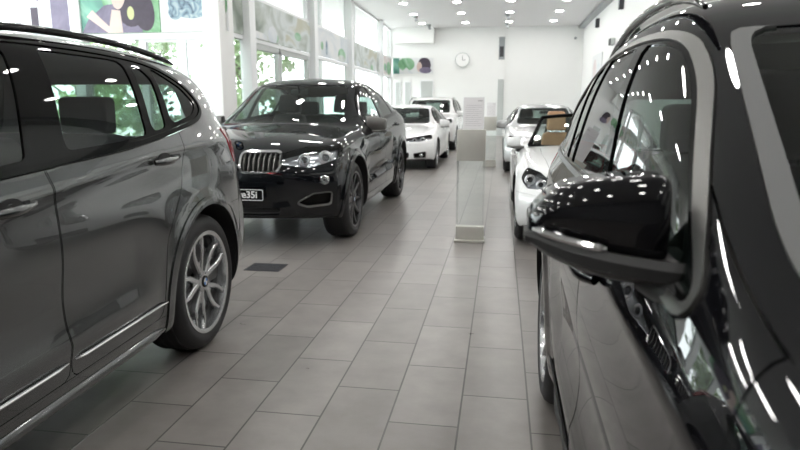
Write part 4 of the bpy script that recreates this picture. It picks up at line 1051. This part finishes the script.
for y, z, lab in ((24.6, 4.32, 'narrow dark speaker on the right wall, further from us'), (19.9, 4.28, 'narrow dark speaker on the right wall, nearer to us')):
    m = MB(); m.box(XR-.14, XR-.005, y-.09, y+.09, z-.16, z+.16, bev=.015); o = tag(m.build('wall_speaker', ['fixture_dark']), lab, 'speaker', 'dark speakers on the right wall')
    g = MB(); g.box(XR-.15, XR-.14, y-.07, y+.07, z-.13, z+.13); g.build('speaker_grille', ['mullion_dark'], o)
m = MB(); m.box(XR-.16, XR-.005, 21.0, 21.28, 3.22, 3.42, bev=.02); o = tag(m.build('wall_lamp', ['fixture_dark']), 'dark boxy wall lamp below the speakers on the right wall', 'lamp')
g = MB(); g.box(XR-.13, XR-.02, 20.9, 20.995, 3.22, 3.42, bev=.01); g.build('lamp_shade', ['panel_grey'], o)

# ------------------------------------------------------------------ info stands
def stand(loc, lab):
    r = empty('info_stand', loc, 0, lab, 'stand', 'glass information stands in the aisle')
    m = MB(); m.box(-.15, .15, -.13, .13, 0, .022, bev=.004); m.build('base_plate', ['steel_panel'], r)
    m = MB(); m.box(-.138, .138, -.066, .03, .022, .15, bev=.003); m.build('lower_panel', ['steel_panel'], r)
    m = MB(); m.box(-.136, -.124, -.06, .06, .022, 1.10); m.box(.124, .136, -.06, .06, .022, 1.10); m.box(-.124, .124, -.06, -.052, .022, 1.10); m.build('glass_column', ['stand_glass'], r)
    m = MB(); m.box(-.138, .138, -.066, .03, .80, 1.10, bev=.003); m.build('upper_panel', ['steel_panel'], r)
    t = Matrix.Translation((0.01, .03, 1.10)) @ Matrix.Rotation(R(-14), 4, 'X')
    m = MB(); m.box(-.104, .104, -.006, .006, 0, .32, bev=.002, mat=t); o = m.build('display_board', ['mullion'], r)
    m = MB(); m.box(-.098, .098, -.0085, -.0065, .006, .314, mat=t); p = m.build('information_sheet', ['paper'], r)
    m = MB()
    m.box(.04, .085, -.0098, -.009, .275, .288, mat=t)
    for k in range(11): m.box(-.08, .08-(.03 if k % 3 == 2 else 0), -.0096, -.009, .235-.02*k, .238-.02*k, mat=t)
    m.build('printed_lines', ['faint_ink'], p)
    return r
stand((-.277, 6.15, 0), 'tall glass information stand with white sheet in the aisle, nearer one')
stand((-.23, 14.1, 0), 'glass information stand further back behind the nearer stand')
m = MB()
m.box(-.15, .15, -.12, .12, .0008, .004)
o = m.build('floor_vent', ['fixture_dark']); o.location = (-1.90, 4.80, 0); tag(o, 'dark rectangular floor vent in the tiles between grey and black cars', 'vent')
for k in range(9):
    g = MB(); g.box(-.135, .135, -.105+.0235*k, -.093+.0235*k, .004, .006); g.build('slat', ['fixture_dark'], o)

# ------------------------------------------------------------------ outdoors
m = MB(); m.box(-40, XLL-.3, -30, 50, -.2, -.05); m.box(XLL-.3, XL-.3, YC+.4, 50, -.2, -.05); m.box(XLL-.3, 30, -30, YF-.3, -.2, -.05); struct('ground_outside', m, ['pavement'])
def tree(loc, h, rad, lab, seed):
    rn = random.Random(seed); r = empty('leafy_tree', loc, 0, lab, 'tree', 'trees outside the glazing')
    t = MB(); t.tube([(0, 0, -.1), (.05, .02, h*.3), (-.03, .05, h*.6), (0, 0, h*.85)], [.12, .10, .07, .03], 8)
    for k in range(6):
        a = rn.uniform(0, 6.28); z = h*rn.uniform(.3, .6); t.tube([(0, 0, z), (math.cos(a)*rad*.4, math.sin(a)*rad*.4, z+.5), (math.cos(a)*rad*.7, math.sin(a)*rad*.7, z+.8)], [.05, .03, .015], 6)
    t.build('trunk', ['bark'], r)
    m = MB()
    cl = [(rn.gauss(0, rad*.45), rn.gauss(0, rad*.45), h*rn.uniform(.22, .95)) for _ in range(26)]
    for _ in range(1900):
        c = cl[rn.randrange(26)]; p = Vector((c[0]+rn.gauss(0, rad*.2), c[1]+rn.gauss(0, rad*.2), c[2]+rn.gauss(0, rad*.18)))
        if p.z < .05: continue
        a = Vector((rn.gauss(0, 1), rn.gauss(0, 1), rn.gauss(0, 1))).normalized(); b = a.orthogonal(); s = rn.uniform(.07, .13)
        m.add([p-a*s, p+b*s*.5, p+a*s, p-b*s*.5], [(0, 1, 2, 3)], rn.randrange(3))
    m.build('foliage', ['leaf0', 'leaf1', 'leaf2'], r)
tree((-8.9, 15.0, 0), 4.0, 1.1, 'green leafy tree outside, behind the glazing right of the grey roof', 1)
tree((-7.6, 18.6, 0), 4.2, 1.0, 'green leafy tree outside, seen through the door next to the column', 2)
tree((-12.8, 17.6, 0), 4.2, 1.3, 'green leafy tree outside, hidden mostly behind the grey car roof', 3)
for i, (x, y) in enumerate(((-15.5, 9.5), (-15.2, 5.0), (-15.5, .2))):
    tree((x, y, 0), 3.2, 1.2, 'green tree outdoors beyond the far-left glazing, %s one, outside this picture' % ('furthest', 'middle', 'nearest')[i], 10+i)

# ------------------------------------------------------------------ cars
GS = suv_spec(); GS.update(lip=True, strip=(.41, (.66, 1.60), (1.635, 2.325)), zb=.225, wr=.372, rimr=.278, Ra=.43)
grey, gsk, gd = build_car(GS, 'grey metallic SUV with silver double-spoke wheels, closest on the left', 'car', (-2.425, 1.665, 0), .04, 3, dict(paint='paint_grey', trim='black_gloss', rail='black_gloss', sill='paint_grey', strip='chrome'), 'cars on show')
side_mirror(grey, 1, *GS['mir'], ('paint_grey', 'satin', 'black_plastic'), GS['wb']/2); side_mirror(grey, -1, *GS['mir'], ('paint_grey', 'satin', 'black_plastic'), GS['wb']/2)

BS = suv_spec(); BS.update(name='compact_suv', crest=[([(-.5, .90), (.5, .95), (1.5, .99), (2.4, 1.02), (3.6, 1.04)], .02, .10, .05, .1, 3.4)], mold=.026, strip=(.41, (.66, 1.60), (1.635, 2.30)),
    stations=[(-.80, .84, 0), (-.75, .90, .0), (-.64, .955, .01), (-.45, 1.0, .03), (-.2, 1.035, .06), (.05, 1.06, .10), (.27, 1.08, .15), (.42, 1.095, .18), (.54, 1.125, .20), (.70, 1.20, .21), (.87, 1.285, .21), (1.04, 1.365, .20), (1.20, 1.44, .19), (1.34, 1.505, .17), (1.46, 1.555, .14), (1.60, 1.595, .10), (1.76, 1.62, .05), (1.95, 1.635, .02), (2.2, 1.64, 0), (2.45, 1.633, 0), (2.7, 1.612, 0), (2.95, 1.578, 0), (3.15, 1.54, -.02), (3.32, 1.49, -.05), (3.44, 1.445, -.07), (3.50, 1.36, -.08), (3.56, 1.28, -.09), (3.61, 1.20, -.09), (3.65, 1.12, -.09), (3.69, 1.04, -.085), (3.72, .97, -.08)],
    zt=[(-.8, .80), (-.55, .92), (-.3, .96), (0, .99), (.5, 1.03), (1, 1.06), (1.5, 1.085), (2.0, 1.09), (2.7, 1.10), (3.2, 1.10), (3.5, 1.04), (3.7, .93)],
    xc=[(-.8, .55), (0, .66), (.45, .78), (.7, .81), (1.0, .79), (1.35, .745), (1.8, .705), (2.4, .69), (3.0, .665), (3.4, .635), (3.7, .62)],
    dlo=[(.83, 1.045, .02), (1.14, 1.235, .3), (1.36, 1.372, .4), (1.57, 1.472, .22), (1.95, 1.492, .3), (2.4, 1.482, .3), (2.85, 1.42, .25), (3.18, 1.26, .12), (3.30, 1.15, .04), (3.0, 1.135), (2.2, 1.12), (1.5, 1.115), (1.1, 1.08)],
    windows=[[(.5, .9), (.5, 1.7), (1.987, 1.7), (1.446, .9)], [(1.50, .9), (2.088, 1.7), (2.375, 1.7), (2.325, .9)], [(2.385, .9), (2.44, 1.7), (2.708, 1.7), (2.437, .9)], [(2.473, .9), (2.819, 1.7), (3.7, 1.7), (3.7, .9)]], inset=.009, trimw=.019,
    ws=[(-1, 1.10), (.775, 1.08), (.645, 1.475), (-1, 1.505)], wsu=1.8, moldtop=1.476, tumble=.04, rw=[(-1, 1.10), (.60, 1.10), (.52, 1.37), (-1, 1.39)], handles=[(1.42, .98), (2.42, 1.01)], railr=(1.5, 3.2))
BS['cab'] = dict(sx=.37, fu=1.5, ru=2.35, du=.75, dz=1.04, sz=.56, mz=1.42, mu=1.2)
black, bsk, bd = build_car(BS, 'glossy black SUV with its door mirror right in front of the camera', 'car', (.19+.94, 1.355, 0), R(0), 3, dict(paint='paint_black', trim='satin', molding='molding_grey', strip='black_gloss', sill='black_plastic', rail='black_gloss'), 'cars on show')
close_mirror(black, -1, BS['wb']/2); side_mirror(black, 1, *BS['mir'], ('paint_black', 'satin', 'black_plastic'), BS['wb']/2)

XS = coupe_suv_spec()
x6, xsk, xd = build_car(XS, 'black coupe-shaped SUV facing us with number plate, behind the grey SUV', 'car', (-2.41, 7.66, 0), 0, 3, dict(paint='paint_blackblue', trim='black_gloss', wheel='star', rim='alloy_dark'), 'cars on show')
for sg in (1, -1): side_mirror(x6, sg, *XS['mir'], ('satin', 'satin', 'black_plastic'), XS['wb']/2)
SS = sedan_spec()
s1, ssk, sd_ = build_car(SS, 'white sedan facing us, directly behind the black coupe SUV', 'car', (-2.22, 14.9, 0), 0, 2, dict(paint='paint_white', trim='black_gloss', wheel='vee'), 'cars on show')
for sg in (1, -1): side_mirror(s1, sg, *SS['mir'], ('paint_white', 'satin', 'black_plastic'), SS['wb']/2)
WS = suv_spec()
s2, wsk, wd = build_car(WS, 'white SUV facing us, last in the left row behind the white sedan', 'car', (-2.27, 20.8, 0), 0, 2, dict(paint='paint_white', trim='black_gloss'), 'cars on show')
for sg in (1, -1): side_mirror(s2, sg, *WS['mir'], ('paint_white', 'satin', 'black_plastic'), WS['wb']/2)
SS2 = sedan_spec()
s3, _, _ = build_car(SS2, 'silver sedan facing us, behind the white roadster on the right', 'car', (.95, 14.6, 0), 0, 2, dict(paint='paint_silver', trim='black_gloss', wheel='vee'), 'cars on show')
for sg in (1, -1): side_mirror(s3, sg, *SS2['mir'], ('paint_silver', 'satin', 'black_plastic'), SS2['wb']/2)
ZS = roadster_spec()
z4, zsk, _ = build_car(ZS, 'open white roadster with tan seats, behind the black SUV mirror', 'car', (1.04, 7.56, 0), 0, 3, dict(paint='paint_white', trim='black_gloss', wheel='vee', seat='leather_tan'), 'cars on show')
roadster_top(z4, ZS)
for sg in (1, -1): side_mirror(z4, sg, *ZS['mir'], ('paint_white', 'satin', 'black_plastic'), ZS['wb']/2, .72)

# plate of the coupe SUV
u0 = XS['wb']/2
m = MB(); pw, ph = .31, .058; pz = .53; py = xsk.nearest_front(0, pz)-u0-.02
m.box(-pw, pw, py-.012, py, pz-ph, pz+ph, bev=.006); pl = m.build('license_plate', ['black_gloss'], x6)
m = MB(); m.tube([(x, py-.013, z) for x, z in fillet([(-pw+.012, pz-ph+.01), (pw-.012, pz-ph+.01), (pw-.012, pz+ph-.01), (-pw+.012, pz+ph-.01)], .012)], .003, 6, closed=True); m.build('plate_border', ['white_letter'], pl)
def text_mesh(s, size, name, mat, parent, loc, rot=(R(90), 0, 0), depth=.0015, bold=.0):
    c = bpy.data.curves.new('t', 'FONT'); c.body = s; c.size = size; c.align_x = 'CENTER'; c.align_y = 'CENTER'; c.extrude = depth; c.offset = bold
    o = bpy.data.objects.new('t', c); COL.objects.link(o); dg = bpy.context.evaluated_depsgraph_get(); dg.update()
    me = bpy.data.meshes.new_from_object(o.evaluated_get(dg)); bpy.data.objects.remove(o); me.materials.clear(); me.name = name
    q = link(name, me, mat, parent); q.location = loc; q.rotation_euler = rot; return q
text_mesh('xDrive35i', .088, 'plate_lettering', 'white_letter', pl, (.07, py-.0135, pz), bold=.0015)

# ------------------------------------------------------------------ light, sky, camera
w = bpy.data.worlds.new('sky'); sc.world = w; w.use_nodes = True
bg = w.node_tree.nodes['Background']; bg.inputs[0].default_value = (.93, .97, 1, 1); bg.inputs[1].default_value = 5.2
cam = bpy.data.cameras.new('camera'); co = bpy.data.objects.new('camera', cam); COL.objects.link(co); sc.camera = co
cam.sensor_width = 36; cam.lens = 28; cam.clip_start = .03; cam.clip_end = 200
co.location = (0, 0, 1.32); co.rotation_mode = 'XYZ'; co.rotation_euler = (R(90-10.78), 0, R(9.1))
cam.dof.use_dof = True; cam.dof.focus_distance = 2.7; cam.dof.aperture_fstop = 4.0
sc.view_settings.view_transform = 'Standard'; sc.view_settings.look = 'None'; sc.view_settings.gamma = 1; sc.view_settings.exposure = 0.8
sc.cycles.use_denoising = True; sc.cycles.max_bounces = 10; sc.cycles.transparent_max_bounces = 24; sc.cycles.caustics_reflective = False; sc.cycles.caustics_refractive = False
sc.cycles.sample_clamp_indirect = 6
